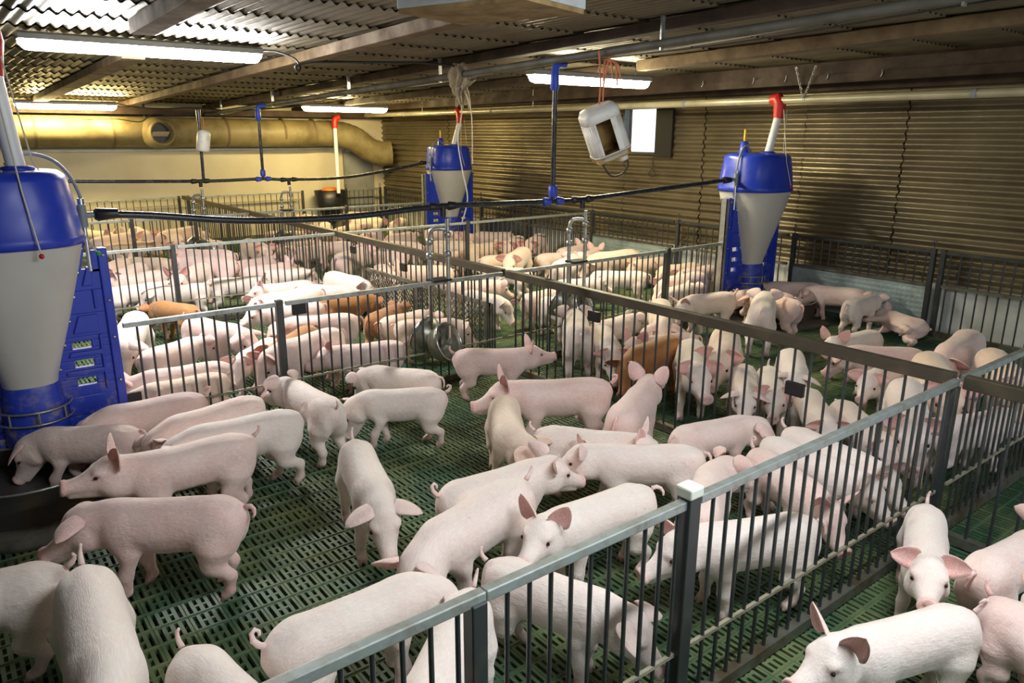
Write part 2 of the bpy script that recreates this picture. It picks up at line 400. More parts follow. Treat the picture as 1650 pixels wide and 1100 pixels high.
# ------------------------------------------------------------------ fluorescent lamps
def lamp(x, y, z, L, label, mat):
    t = thing('tube_lamp', label, 'lamp', (x, y, z), 0, 'fluorescent tube lamps under the ceiling')
    n = 10
    hs = [(-.065, .0), (-.065, .035), (-.045, .05), (.045, .05), (.065, .035), (.065, .0)]
    obj('housing', MB().loft([[(sx, a, b) for a, b in hs] for sx in (0, L)], cap0=True, cap1=True, smooth=False), 'lamp_body', t)
    prof = [(math.cos(math.pi*k/n)*.064, -math.sin(math.pi*k/n)*.068) for k in range(n + 1)]
    def ring(sx, f): return [(sx, a*f, b*f) for a, b in prof]
    obj('diffuser', MB().loft([ring(.0, .45), ring(.03, .9), ring(.06, 1), ring(L - .06, 1), ring(L - .03, .9), ring(L, .45)], closed=False, cap0=True, cap1=True), mat, t)
    top = ceil_z(x + L/2, y) - z
    for sx in (.18, L - .18):
        obj('hanger', MB().tube([(sx, 0, .045), (sx, 0, max(top + .02, .06))], .005, 6), 'galv', t)
    return t
lamp(.67, 6.15, 2.345, 1.62, 'large bright tube lamp right above the big blue feeder', M['diffuser_cool'])
lamp(4.40, 5.38, 2.255, 1.52, 'tube lamp beyond the hanging white canister, near the bright window', M['diffuser'])
lamp(1.20, 12.45, 2.13, 1.25, 'distant tube lamp over the yellow duct at the feeder side', M['diffuser_far'])
lamp(4.75, 11.2, 2.14, 1.42, 'small distant tube lamp near the bend of the yellow duct', M['diffuser_far'])
lamp(1.0, .55, 2.44, 1.55, 'added unseen tube lamp beside the camera that lights the near pigs', M['diffuser_added'])  # added out of view to light the backs of the front pigs

# ------------------------------------------------------------------ overhead pipes, duct, cables
t = thing('feed_line', 'long cream feed pipe running below the ceiling along the corrugated wall', 'pipe', (6.6, 0, 2.065))
obj('pipe', MB().tube([(0, Y0, 0), (0, 4.2, 0), (0, Y1, 0)], .036, 16), 'pipe_cream', t)
for y in (5.45, 6.6, 2.6, 8.9, 11.4): obj('clamp', MB().tube([(0, y - .02, 0), (0, y + .02, 0)], .040, 16), 'grey_pvc', t)
for ya in (4.14, 3.94):
    m = MB()
    p0, p1 = np.array((-.05, ya, .285)), np.array((-.038, 4.04, .0))
    for k in range(13):
        c0, c1 = p0 + (p1 - p0)*k/13, p0 + (p1 - p0)*(k + 1.25)/13
        d = np.array((.008, 0, 0)) if k % 2 else np.array((0, .008, 0))
        m.tube([c0 - d*.2, c0 + d, c1 + d, c1, c1 - d, c0 - d, c0], .0028, 5)
    obj('chain', m, 'galv', t)
for y in (8.0, 10.8, 1.2): obj('hanger', MB().tube([(0, y, .03), (0, y, ceil_z(6.6, y) - 2.065)], .005, 6), 'galv', t)
def zc(x, y, d): return ceil_z(x, y) - d
t = thing('service_pipe', 'old grey pipe strapped below the dark ceiling beam with loose wires', 'pipe', (3.80, 0, 0))
obj('pipe', MB().tube([(0, y, zc(3.80, y, .16)) for y in (Y0, 3, 6, 9, Y1)], .027, 14), 'grey_pipe', t)
for y in (1.6, 3.35, 5.9, 7.7, 9.9, 12): obj('strap', MB().bar((0, y, zc(3.80, y, .20)), (0, y, zc(3.80, y, .0)), .012, .03), 'galv', t)
for q in range(3):
    pts = [(.045 + .012*math.sin(q*2 + y), y, zc(3.80, y, .165 + .016*q + .012*math.sin(y*2.1 + q))) for y in np.arange(Y0, 12.6, .45)]
    obj('wire', MB().tube(pts, .0045, 5), 'cord' if q == 1 else 'cable', t)
t = thing('air_duct', 'fat yellow air duct with dark joints along the top of the end wall', 'duct', (0, 12.88, 0))
obj('main_pipe', MB().tube([(X0 + .05, 0, 1.77), (2, 0, 1.77), (4, 0, 1.76), (5.6, 0, 1.75)], .225, 28), 'duct', t)
bend = curve_pts([(5.6, 0, 1.75), (6.05, 0, 1.75), (6.38, -.05, 1.66), (6.62, -.10, 1.48), (6.82, -.16, 1.40), (7.02, -.22, 1.40)], 7)
obj('flexible_bend', MB().tube(bend, [.215 + .008*(k % 2) for k in range(len(bend))], 24), 'duct', t)
for x in (.2, 1.42, 2.42, 4.10, 5.05, 5.6): obj('joint_band', MB().tube([(x - .018, 0, 1.765), (x + .018, 0, 1.765)], .231, 28), 'duct_band', t)
obj('outlet', MB().lathe([(.235, 0), (.225, .05), (.185, .28), (.175, .30), (.160, .30), (.150, .10), (0, .08)], 28, (3.02, -.16, 1.75), axis=(.05, -1, 0)), 'duct', t)
obj('outlet_shade_disc', MB().lathe([(0, .10), (.152, .10)], 24, (3.02, -.16, 1.75), axis=(.05, -1, 0)), 'black', t)  # black disc standing in for the shade inside the outlet, no real part
obj('flap', MB().add([(2.90, -.44, 1.77), (3.14, -.44, 1.77), (3.14, -.30, 1.70), (2.90, -.30, 1.70)], [(0, 1, 2, 3)]), 'cream', t)
obj('hanger', MB().tube([(2.9, -.05, 1.98), (2.9, -.05, 2.27)], .018, 8), 'cable', t)
tag(obj('lamp_cable', MB().tube(curve_pts([(2.29, 6.15, 2.375), (2.38, 6.05, 2.365), (2.47, 5.92, 2.31), (2.49, 5.87, 2.25), (2.475, 5.87, 2.215), (2.46, 5.88, 2.25), (2.52, 5.84, 2.275), (2.66, 5.75, 2.285), (3.0, 5.65, 2.295), (3.4, 5.6, 2.31), (3.72, 5.55, 2.30)], 6), .009, 8), 'cable'),
    'black cable with a small loop leaving the large tube lamp', 'cable')
tag(obj('power_cable', MB().tube(curve_pts([(2.45, 12.45, 2.15), (2.9, 12.2, 2.09), (3.4, 12.1, 2.11), (4.0, 11.8, 2.08), (4.75, 11.2, 2.15)], 6), .011, 6), 'cable'),
    'sagging black cable joining the two distant tube lamps', 'cable')
tag(obj('duct_wire', MB().tube(curve_pts([(2.0, 12.55, 1.93), (2.4, 12.5, 1.95), (2.75, 12.5, 1.91), (2.95, 12.5, 2.02), (3.3, 12.4, 2.0), (3.7, 12.2, 2.05), (4.45, 11.6, 2.12)], 6), .008, 6), 'cable'),
    'thin dark wire strung across the front of the yellow duct', 'wire')
# ceiling hatch box above the middle of the frame
t = thing('ceiling_hatch', 'pale sheet-metal hatch box with stained underside hung from the ceiling', 'hatch', (2.25, 3.05, 2.285))
mbx = MB(); a, b = np.array((-.48, -.05)), np.array((.05, .40))
P2 = [(-.37, .21), (.08, .34), (.31, -.31), (-.14, -.44)]
cs = MB(); n = 4
for i in range(4):
    p, q = P2[i], P2[(i+1) % 4]; cs.bar((*p, .085), (*q, .085), .02, .13)
obj('side_frame', cs, 'sheet_white', t, bevel=.004)
obj('underside', MB().add([(*p, .0) for p in P2] + [(*p, .02) for p in P2], [(3, 2, 1, 0), (4, 5, 6, 7), (0, 1, 5, 4), (1, 2, 6, 5), (2, 3, 7, 6), (3, 0, 4, 7)]), 'foam', t)
for p in P2: obj('hanger', MB().tube([(p[0]*.96, p[1]*.96, .14), (p[0]*.96, p[1]*.96, .24)], .006, 6), 'galv', t)

# ------------------------------------------------------------------ pen fences
def fence(label, p, q, h=.76, pitch=.07, mid=.25, rail='steel_rail', posts=(0, 1), top=.028, post_mat='steel_dark', cap=None, loops=(), barmat='steel_dark', zlow=.05, tags=(), group='pen fence panels', low=None, half=None, name='pen_fence', ph=.012, pw=.021):
    p = np.array(p, float); q = np.array(q, float); L = float(np.linalg.norm(q - p)); ang = math.atan2(q[1]-p[1], q[0]-p[0])
    t = thing(name, label, 'fence', (p[0], p[1], 0), ang, group)
    obj('top_rail', MB().box((0, -top/2, h - top), (L, top/2, h)), rail, t, bevel=.003)
    obj('bottom_rail', MB().box((0, -.018, .006), (L, .018, zlow)), 'dirty_steel', t)
    if mid: obj('mid_rail', MB().box((0, -.006, mid - .006), (L, .006, mid + .006)) if not half else MB().box((0, -.014, mid - .014), (L, .014, mid + .014)), 'caked' if not half else 'dirty_steel', t)
    zb = .006 if low is None else mid
    bm_ = MB().tube([(0, 0, zb), (0, 0, h - top*.5)], .0065, 7).mesh('bar', M[barmat])
    n = int(round(L/pitch))
    for k in range(1, n):
        link('bar', bm_, t, (k*L/n, 0, 0))
    for s in posts:
        x = min(max(s*L, .022), L - .022)
        mbp = MB().box((x - pw, -pw, 0), (x + pw, pw, h + ph))
        obj('post', mbp, post_mat, t, bevel=.004)
        if cap is not None and s == cap:
            obj('post_cap', MB().box((x - .029, -.029, h + .006), (x + .029, .029, h + .04)), 'cap', t, bevel=.006)['label'] = 'white plastic cap'
    for s in loops:
        x = min(max(s*L, .022), L - .022)
        obj('pin_loop', MB().tube(curve_pts([(x, 0, h), (x, 0, h + .03), (x - .02, 0, h + .055), (x, 0, h + .085), (x + .02, 0, h + .055), (x, 0, h + .03)], 4), .005, 6), 'steel_dark', t)
    for s, z in tags:
        obj('latch_plate', MB().box((s*L - .045, -.012, z - .035), (s*L + .045, .012, z + .035)), 'tag', t, bevel=.004)
    if low: obj('lower_panel', MB().box((.03, -.012, zlow), (L - .03, .012, mid - .02)), low, t)
    return t

YA, YB, YC, YD, XD, XW = 1.20, 4.38, 7.25, 9.80, 3.36, 7.00
fence('near end of the front fence, cut by the bottom edge, before the tail-up white rump', (-.55, YA, 0), (.858, YA, 0), posts=(1,), ph=-.02)
fence('short front fence panel between the cut-off end and the post with the white plastic cap', (.86, YA, 0), (1.60, YA, 0), posts=(1,), cap=1, pw=.025)
fence('long front fence panel rising from the white-capped post to the dark divider beam', (1.62, YA, 0), (XD - .03, YA, 0), posts=(1,), ph=-.03)
fence('front fence panel beyond the divider beam, toward the frame edge', (XD + .04, YA, 0), (5.25, YA, 0), posts=(1,))
fence('front fence panel that ends at the corrugated wall', (5.27, YA, 0), (XW, YA, 0), posts=(1,))
fence('second fence panel starting at the big blue feeder with a free end', (.75, YB, 0), (1.64, YB, 0), posts=(1,), tags=((.0, .33),))
fence('second fence panel between its steel post and the divider, behind the round drinker', (1.66, YB, 0), (XD - .03, YB, 0), posts=(), tags=((.05, .70),))
fence('second fence panel behind the drinker with the dark bowl, wall side of the divider', (XD + .03, YB, 0), (5.22, YB, 0), posts=(1,))
fence('short second fence panel ending at the small feeder by the wall', (5.24, YB, 0), (5.97, YB, 0), posts=())
fence('short third fence panel left of its grey post behind the blue feeder panel', (-.3, YC, 0), (1.76, YC, 0), posts=(1,), mid=.24)
fence('third fence panel from its grey post to the divider, pigs packed behind', (1.78, YC, 0), (XD - .03, YC, 0), posts=(), mid=.24)
fence('third fence panel beyond the divider passing the drinker pipes', (XD + .03, YC, 0), (5.02, YC, 0), posts=(1,))
fence('third fence panel meeting the wall-side fence by the dark sheet', (5.04, YC, 0), (XW - .03, YC, 0), posts=())
fence('far fourth fence panel on the feeder side of the divider', (-.3, YD, 0), (1.95, YD, 0), posts=(1,), pitch=.09)
fence('far fourth fence panel just before the divider, golden pigs behind', (1.97, YD, 0), (XD - .03, YD, 0), posts=(.5,), pitch=.09)
fence('far fourth fence panel between the divider and its dark post', (XD + .03, YD, 0), (4.72, YD, 0), posts=(1,), pitch=.09)
fence('far fourth fence panel leading to the back blue feeder', (4.74, YD, 0), (5.97, YD, 0), posts=(), pitch=.09)
fence('railing along the cream end wall on the feeder side', (.9, 12.95, 0), (XD - .05, 12.95, 0), posts=(0, 1), pitch=.10, mid=.62)
fence('railing along the end wall between the divider and the black tub', (XD + .05, 12.95, 0), (5.4, 12.95, 0), posts=(0, 1), pitch=.10, mid=.62)
fence('railing along the end wall in front of the grey door', (6.2, 12.95, 0), (XW - .05, 12.95, 0), posts=(0, 1), pitch=.10, mid=.62, loops=(0, 1))
# divider along the barn, with its heavy beam
def divider(label, ya, yb, mesh_gate=False, tags=()):
    t = thing('pen_divider', label, 'fence', (XD, ya, 0), math.pi/2, 'divider panels under the long dark beam')
    L = yb - ya; h = .775
    obj('top_beam', MB().box((0, -.022, h - .058), (L, .022, h)), 'beam_dark', t, bevel=.004)
    obj('bottom_rail', MB().box((.02, -.018, .006), (L - .02, .018, .05)), 'dirty_steel', t)
    bm_ = MB().tube([(0, 0, .006), (0, 0, h - .04)], .0068, 7).mesh('bar', M['steel_dark'])
    n = int(round((L - .04)/.09))
    for k in range(1, n): link('bar', bm_, t, (.02 + k*(L - .04)/n, 0, 0))
    for y, z in tags: obj('latch_plate', MB().box((y - ya - .05, -.014, z - .035), (y - ya + .05, .014, z + .035)), 'tag', t, bevel=.004)
    return t
divider('divider panel under the dark beam coming toward the camera past the front fence', -.9, YA - .02)
divider('divider panel under the dark beam between the front fence and the second fence', YA + .02, YB - .02, tags=((3.42, .60), (1.95, .50)))
divider('divider panel under the dark beam behind the wire mesh gate', YB + .02, YC - .02, tags=((5.9, .58), (6.9, .62)))
divider('divider panel under the dark beam between the third and fourth fences', YC + .02, YD - .02)
divider('farthest divider panel, its beam turning yellowish near the end wall', YD + .02, 12.98)
# expanded-metal gate leaning along the divider
t = thing('mesh_gate', 'wire mesh gate with diamond lattice set against the divider behind the second fence', 'gate', (XD - .055, 4.50, 0), math.pi/2)
L = 2.05
obj('frame', MB().box((0, -.014, .47), (L, .014, .50)).box((0, -.014, .04), (L, .014, .07)), 'dirty_steel', t)
for x in (.0, 1.05, L - .03):
    obj('end_post', MB().box((x, -.016, 0), (x + .035, .016, .50)).box((x + .05, -.01, 0), (x + .062, .01, .50)).box((x - .03, -.01, 0), (x - .018, .01, .50)), 'dirty_steel', t)
lat = MB()
for k in np.arange(-.46, L, .048):
    for s in (1, -1):
        a0 = max(0, k); a1 = min(L, k + .43)
        if a1 - a0 < .05: continue
        z = lambda x: .055 + (x - k) if s > 0 else .485 - (x - k)
        lat.bar((a0, .006*s, z(a0)), (a1, .006*s, z(a1)), .005)
obj('lattice', lat, 'dirty_steel', t)
# fence standing along the corrugated wall: sheets below, short bars above
wf = [('wall-side fence bay with full bars in front of the white plinth', YA + .03, 2.82, None, (1,), ()),
      ('wall-side fence bay with grey-green embossed sheets behind the small feeder pigs', 2.86, 4.27, 'emboss', (0, 1), (0, 1)),
      ('wall-side fence bay with bars next to the small feeder', 4.31, 5.79, None, (1,), (1,)),
      ('wall-side fence bay with pale embossed sheets behind the third-pen pigs', 5.83, 7.24, 'emboss', (1,), (1,)),
      ('wall-side fence bay with bars beyond the third fence', 7.28, 8.55, None, (1,), ()),
      ('wall-side fence bay with dark sheet by the back feeder', 8.59, 9.78, 'emboss_dark', (1,), (1,)),
      ('farthest wall-side fence bay toward the end wall', 9.83, 12.9, None, (.5, 1), ())]
for lab, a, b, low, posts, loops in wf:
    fence(lab, (XW, a, 0), (XW, b, 0), h=.77, mid=.46, half=True, low=low, posts=posts, loops=loops, pitch=.085, rail='steel_dark', group='fence bays along the corrugated wall')

# ------------------------------------------------------------------ feeders
def feeder(cx, cy, label, side, group='blue hopper feeders'):
    """side = +1: water tee at the +X edge, -1: at the -X edge"""
    t = thing('hopper_feeder', label, 'feeder', (cx, cy, 0), 0, group)
    n = 40
    def sup(a, b, z, p=2.6):
        out = []
        for j in range(n):
            c, s = math.cos(2*math.pi*j/n), math.sin(2*math.pi*j/n)
            out.append((a*abs(c)**(2/p)*(1 if c >= 0 else -1), b*abs(s)**(2/p)*(1 if s >= 0 else -1), z))
        return out
    obj('hopper_lid', MB().loft([sup(.330, .314, 1.225), sup(.336, .320, 1.225), sup(.336, .320, 1.265), sup(.333, .317, 1.27), sup(.318, .303, 1.40), sup(.298, .284, 1.53), sup(.289, .275, 1.555), sup(.265, .252, 1.574), sup(.1, .1, 1.584)], cap1=True), 'blue', t)
    obj('hopper_cone', MB().loft([sup(.326, .310, 1.235), sup(.292, .282, 1.10), sup(.225, .212, .86), sup(.150, .146, .62), sup(.128, .126, .545), sup(.122, .122, .50)]), 'cone', t)
    obj('lid_hatch', MB().loft([sup(.12, .10, 1.582), sup(.115, .095, 1.596)], cap1=True).mesh and MB().loft([[(p[0] - side*.10, p[1] + .12, p[2]) for p in sup(.13, .09, z)] for z in (1.570, 1.598)], cap1=True), 'yellow', t)
    def cr(z): return np.interp(z, [.50, .545, .62, .86, 1.10, 1.235], [.122, .128, .150, .225, .292, .326])
    for s in (1, -1):
        zz = np.linspace(.52, 1.22, 6)
        fl = MB()
        for a, b in zip(zz[:-1], zz[1:]): fl.add([(s*(cr(a) - .01), -.006, a), (s*(cr(a) + .02), -.006, a), (s*(cr(b) + .02), -.006, b), (s*(cr(b) - .01), -.006, b), (s*(cr(a) - .01), .006, a), (s*(cr(a) + .02), .006, a), (s*(cr(b) + .02), .006, b), (s*(cr(b) - .01), .006, b)], [(0, 1, 2, 3), (7, 6, 5, 4), (1, 5, 6, 2), (0, 3, 7, 4)])
        obj('seam_flange', fl, 'blue', t)
        for z in np.linspace(.56, 1.18, 6):
            obj('bolt', MB().lathe([(0, -.012), (.009, -.012), (.009, .0), (0, .0)], 8, (s*(cr(z) + .006), -.006, z), axis=(0, 1, 0)), 'galv_bright', t)
    # feed head with wire guard
    obj('feed_head', MB().loft([sup(.125, .125, .52), sup(.132, .132, .50), sup(.140, .140, .36), sup(.146, .146, .33), sup(.150, .150, .22), sup(.125, .125, .165), sup(.06, .06, .15)], cap1=True), 'blue_dirty', t)
    g = MB()
    for z in (.40, .335):
        pts = [(.172*math.cos(a), .172*math.sin(a), z) for a in np.linspace(math.pi*1.0, math.pi*2.0, 18)]
        g.tube(pts, .006, 6); g.tube([(x, -y, z_) for x, y, z_ in pts], .006, 6)
    for a in np.linspace(0, 2*math.pi, 9)[:-1]: g.tube([(.172*math.cos(a), .172*math.sin(a), .335), (.172*math.cos(a), .172*math.sin(a), .40)], .0055, 6)
    for s in (1, -1): g.tube([(s*.172, 0, .40), (s*.16, 0, .53)], .009, 6)
    obj('wire_guard', g, 'galv', t)
    # blue side panels with three windows
    for s in (1, -1):
        p = MB()
        XO, XI = .395, .215
        def slab(xa, xb, za, zb, d, xc=None, xd=None):
            xc = xa if xc is None else xc; xd = xb if xd is None else xd
            P = [(s*xa, za), (s*xb, za), (s*xd, zb), (s*xc, zb)]
            V = [(x, -d, z) for x, z in P] + [(x, d, z) for x, z in P]
            F = [(0, 1, 2, 3), (7, 6, 5, 4), (0, 4, 5, 1), (1, 5, 6, 2), (2, 6, 7, 3), (3, 7, 4, 0)]
            p.add(V, F if s > 0 else [f[::-1] for f in F])
        slab(.10, XO, .06, .455, .014)
        rows = [(.455, .495), (.555, .595), (.655, .695)]
        z = .455
        for k, (za, zb) in enumerate(rows):
            inner = cr(max(za, .5)) - .005
            slab(inner, XI - .005, za, zb, .014); slab(XI + .085, XO, za, zb, .014)
            nz = rows[k+1][0] if k < 2 else .72
            slab(cr(max(zb, .5)) - .005, XO, zb, nz, .014, cr(max(nz, .5)) - .005)
        for za, zb in ((.72, .84), (.84, .96), (.96, 1.07)):
            slab(cr(za) - .005, XO, za, zb, .014, min(cr(zb) - .005, XO - .01))
        slab(.345, XO, 1.05, 1.165, .014)
        # raised blocks and ribs
        for za, zb in ((.74, .83), (.985, 1.08), (.515, .54), (.615, .64)):
            slab(max(cr(za) + .035, .16), .345, za, zb, .028, max(cr(zb) + .04, .16))
        for za, zb in ((.86, .965), (.42, .72)): slab(.338, .352, za, zb, .028)
        slab(.14, .34, .15, .25, .03); slab(.15, .33, .30, .40, .026)
        obj('side_panel', p, 'blue_dirty', t, bevel=.004)
        e = MB().box((min(s*.385, s*.43), -.030, .06), (max(s*.385, s*.43), .030, 1.175))
        obj('panel_flange', e, 'blue', t, bevel=.006)
        for z in (1.14, .90, .70, .46, .25): obj('bolt', MB().lathe([(0, -.010), (.008, -.010), (.008, 0), (0, 0)], 8, (s*.408, -.031, z), axis=(0, 1, 0)), 'galv_bright', t)
    if side < 0:
        obj('support_post', MB().box((-.475, -.035, 0), (-.435, -.028, 1.17)).box((-.475, .028, 0), (-.435, .035, 1.17)).box((-.475, -.035, 0), (-.468, .035, 1.17)), 'galv', t)
    # filling pipe with red elbow, pull cords
    e0, e1 = ((.092, -.08, 1.57), (.058, -.08, 2.03)) if side > 0 else ((.04, -.08, 1.57), (.165, -.075, 1.93))
    obj('filling_pipe', MB().tube([e0, e1], .041 if side > 0 else .036, 18), 'white_pvc', t)
    obj('pipe_collar', MB().lathe([(.0, 0), (.075, 0), (.075, .012), (.045, .022), (0, .022)], 20, (e0[0], e0[1], 1.578)), 'blue', t)
    el = [(e1[0], e1[1], e1[2] - .03), (e1[0] + .004, e1[1], e1[2] + .06), (e1[0] + .006, e1[1], e1[2] + .11), (e1[0] + .006, e1[1] + .03, e1[2] + .15), (e1[0] + .006, e1[1] + .09, e1[2] + .145)]
    obj('pipe_elbow', MB().tube(el, [.046, .054, .062, .062, .05], 18), 'red', t)
    for dx, dz, knob in ((-.03, 1.02 if side > 0 else 1.10, 'red'), (.10, 1.20, 'green_pl')):
        top = (e1[0] + dx*.4, e1[1] - .06, e1[2] + .05)
        mid_, end = (e0[0] + dx*1.2 + .02, -.30, 1.50), (e0[0] + dx*1.5 + .06, -.352, dz + .18)
        if knob == 'green_pl': mid_, end = (e1[0] + .10, -.10, 1.62), (.375, -.12, 1.16)
        c = obj('pull_cord', MB().tube([top, mid_, end], .004, 6), 'cord', t)
        obj('knob', MB().lathe([(0, -.014), (.010, -.008), (.012, 0), (.010, .008), (0, .014)], 10, end), knob, c)
    obj('dose_lever', MB().lathe([(.050, 0), (.036, .11), (0, .12)], 14, (-side*-.06 if side < 0 else -.10, .12, 1.575)), 'blue', t)
    obj('lever_tip', MB().tube([(-side*-.06 if side < 0 else -.10, .12, 1.69), (-side*-.06 if side < 0 else -.10, .12, 1.80)], .012, 8), 'yellow', t)
    # water tee and braided tube at the panel edge
    x = side*.345
    obj('water_pipe', MB().tube([(x, -.02, 1.06), (x, -.02, 1.30)], .0115, 10), 'galv_bright', t)
    tee = MB().tube([(x, -.02, 1.285), (x, -.02, 1.40)], .021, 12).tube([(x, -.02, 1.345), (x + side*.06, -.01, 1.345)], .016, 12)
    obj('water_tee', tee, 'grey_pvc', t)
    hp = curve_pts([(x, -.02, 1.39), (x, -.02, 1.45), (x - side*.035, -.015, 1.55), (x - side*.10, 0, 1.625), (x - side*.20, .03, 1.65), (x - side*.29, .05, 1.60)], 6)
    obj('braided_tube', MB().tube(hp, .0085, 8), 'grey_pvc', t)
    obj('tube_nut', MB().tube([(x, -.02, 1.395), (x, -.02, 1.43)], .017, 6), 'galv_bright', t)
    # round dish on both sides and the slab it stands on
    for s in (1, -1):
        c = (-.08*side, s*.31, 0)
        obj('trough', MB().lathe([(.355, .03), (.360, .19), (.368, .198), (.360, .204), (.350, .195), (.325, .11), (.22, .075), (0, .07)], 40, c), 'trough', t)
        obj('trough_rim', MB().tube([(c[0] + .362*math.cos(a), c[1] + .362*math.sin(a), .2) for a in np.linspace(0, 2*math.pi, 41)], .006, 6), 'galv', t)
    obj('floor_slab', MB().lathe([(0, .0), (.52, 0), (.51, .028), (0, .03)], 28, (-.08*side, 0, 0), sy=1.62), 'concrete', t)
    return t
feeder(.29, 4.38, 'big blue hopper feeder with milky cone standing at the near pen trough', 1)
feeder(6.43, 4.38, 'blue hopper feeder in front of the corrugated wall with white cone and yellow lid edge', -1)
feeder(6.43, 9.80, 'distant blue hopper feeder behind the drinker pipes, near the end wall corner', -1)

# ------------------------------------------------------------------ water lines
def coupling(mb, x, y, z, w=.075, r=.03):
    mb.tube([(x - w/2, y, z), (x - w/2 + .012, y, z), (x - w/2 + .014, y, z), (x + w/2, y, z)], [r*.78, r, r*1.05, r*.8], 12)
def water_line(y, ctrl, tees, drop_x, ztop, label, ends):
    t = thing('water_hose', label, 'hose', (0, y, 0), 0, 'black water lines above the fences')
    obj('hose', MB().tube(curve_pts([(x, 0, z) for x, z in ctrl], 8), .0195, 14), 'hose', t)
    for x, z in tees:
        m = MB(); coupling(m, x - .075, 0, z); coupling(m, x + .075, 0, z); m.tube([(x - .06, 0, z), (x + .06, 0, z)], .022, 12).tube([(x, 0, z), (x, 0, z - .07)], .022, 12)
        obj('tee', m, 'black', t)
    for x, z in ends:
        m = MB(); coupling(m, x, 0, z, .11, .032)
        obj('end_coupling', m, 'black', t)
    dz = float(np.interp(drop_x, [c[0] for c in ctrl], [c[1] for c in ctrl]))
    m = MB(); coupling(m, drop_x - .065, 0, dz, .07, .032); coupling(m, drop_x + .065, 0, dz, .07, .032); m.tube([(drop_x, 0, dz + .03), (drop_x, 0, dz + .05), (drop_x, 0, dz + .11), (drop_x, 0, dz + .12)], [.024, .034, .034, .024], 12)
    obj('blue_tee', m, 'blue_fit', t)['label'] = 'blue plastic tee'
    obj('riser', MB().tube([(drop_x, 0, dz), (drop_x + .004, 0, ztop - .03)], .0185, 12), 'hose', t)
    m = MB().tube([(drop_x, 0, ztop - .14), (drop_x, 0, ztop - .12), (drop_x, 0, ztop - .03), (drop_x, 0, ztop)], [.024, .034, .034, .026], 12)
    m.tube(curve_pts([(drop_x, 0, ztop - .02), (drop_x + .02, 0, ztop + .04), (drop_x + .10, 0, ztop + .05)], 5), .028, 10)
    obj('top_fitting', m, 'blue_fit', t)['label'] = 'blue plastic fitting'
    return t
water_line(4.37, [(.70, 1.345), (.95, 1.325), (1.48, 1.262), (2.11, 1.245), (2.81, 1.272), (3.8, 1.255), (4.12, 1.255), (5.1, 1.30), (6.02, 1.345)], [(2.81, 1.272), (4.12, 1.255)], 3.81, 2.20,
           'long black water hose strung between the big feeder and the wall feeder', [(.745, 1.345), (5.96, 1.342)])
water_line(9.79, [(.70, 1.27), (1.22, 1.23), (2.76, 1.178), (3.52, 1.18), (3.89, 1.16), (4.74, 1.165), (5.69, 1.285), (6.02, 1.345)], [(2.76, 1.178), (3.89, 1.16)], 3.55, 2.04,
           'distant black water hose leading to the back feeder', [(5.96, 1.335)])
tag(obj('hanging_pole', MB().tube([(2.80, 9.79, 1.18), (2.82, 9.79, 1.94)], .018, 10).tube([(2.82, 9.79, 1.90), (2.82, 9.79, 2.02)], .028, 10), 'hose'), 'thin black riser holding the far hose beside the hanging white bottle', 'pipe')
def drinker(x, y, z0, label, zb=.33):
    t = thing('pig_drinker', label, 'drinker', (x, y, 0), 0, 'galvanised bowl drinkers')
    obj('supply_pipe', MB().tube([(0, -.035, z0 - .06), (0, -.035, .34)], .015, 12), 'galv', t)
    obj('second_pipe', MB().tube(curve_pts([(0, -.02, z0 - .14), (-.035, .0, z0 - .13), (-.085, .03, z0 - .14), (-.10, .045, z0 - .20), (-.10, .045, .9), (-.10, .045, .36)], 5), .015, 12), 'galv', t)
    m = MB()
    for px, py, pz in ((0, -.035, z0 - .17), (0, -.035, z0 - .30), (-.10, .045, z0 - .32), (-.10, .045, z0 - .22)):
        m.tube([(px, py, pz - .022), (px, py, pz - .02), (px, py, pz + .02), (px, py, pz + .022)], [.016, .025, .025, .016], 8)
    obj('pipe_joint', m, 'galv', t)
    obj('pipe_clip', MB().box((-.125, -.05, .755), (.02, .06, .772)), 'black', t)
    for s in (-1, 1):
        ax = Vector((-s*.36, s*.82, .38)).normalized()
        c = (-.075, -.10, zb) if s < 0 else (-.11, .11, zb + .02)
        b = obj('bowl', MB().lathe([(0, -.12), (.06, -.115), (.112, -.075), (.136, .0), (.140, .03), (.134, .03), (.128, .0), (.105, -.065), (.05, -.10), (0, -.105)], 28, c, axis=ax), 'bowl_steel', t)
        obj('bowl_rim', MB().lathe([(.133, .026), (.144, .026), (.144, .037), (.133, .037), (.133, .026)], 28, c, axis=ax), 'galv_bright', b)
        px, py = (0, -.035) if s < 0 else (-.10, .045)
        obj('nipple_pipe', MB().tube([(px, py, zb + .10), (px, py, zb - .03)], .017, 10), 'galv_bright', t)
        obj('bowl_arm', MB().tube([(px, py, zb), c], .014, 8), 'galv', t)
    return t
drinker(2.83, 4.38, 1.25, 'twin galvanised drinker pipes with a round bowl between the two near pens')
drinker(4.14, 4.38, 1.23, 'twin galvanised drinker pipes with dark bowls on the wall side of the divider', .40)
drinker(2.76, 9.80, 1.14, 'far drinker pipes with a bowl below the hanging white bottle')
drinker(3.89, 9.80, 1.13, 'far drinker pipes just past the divider by the dark corner')

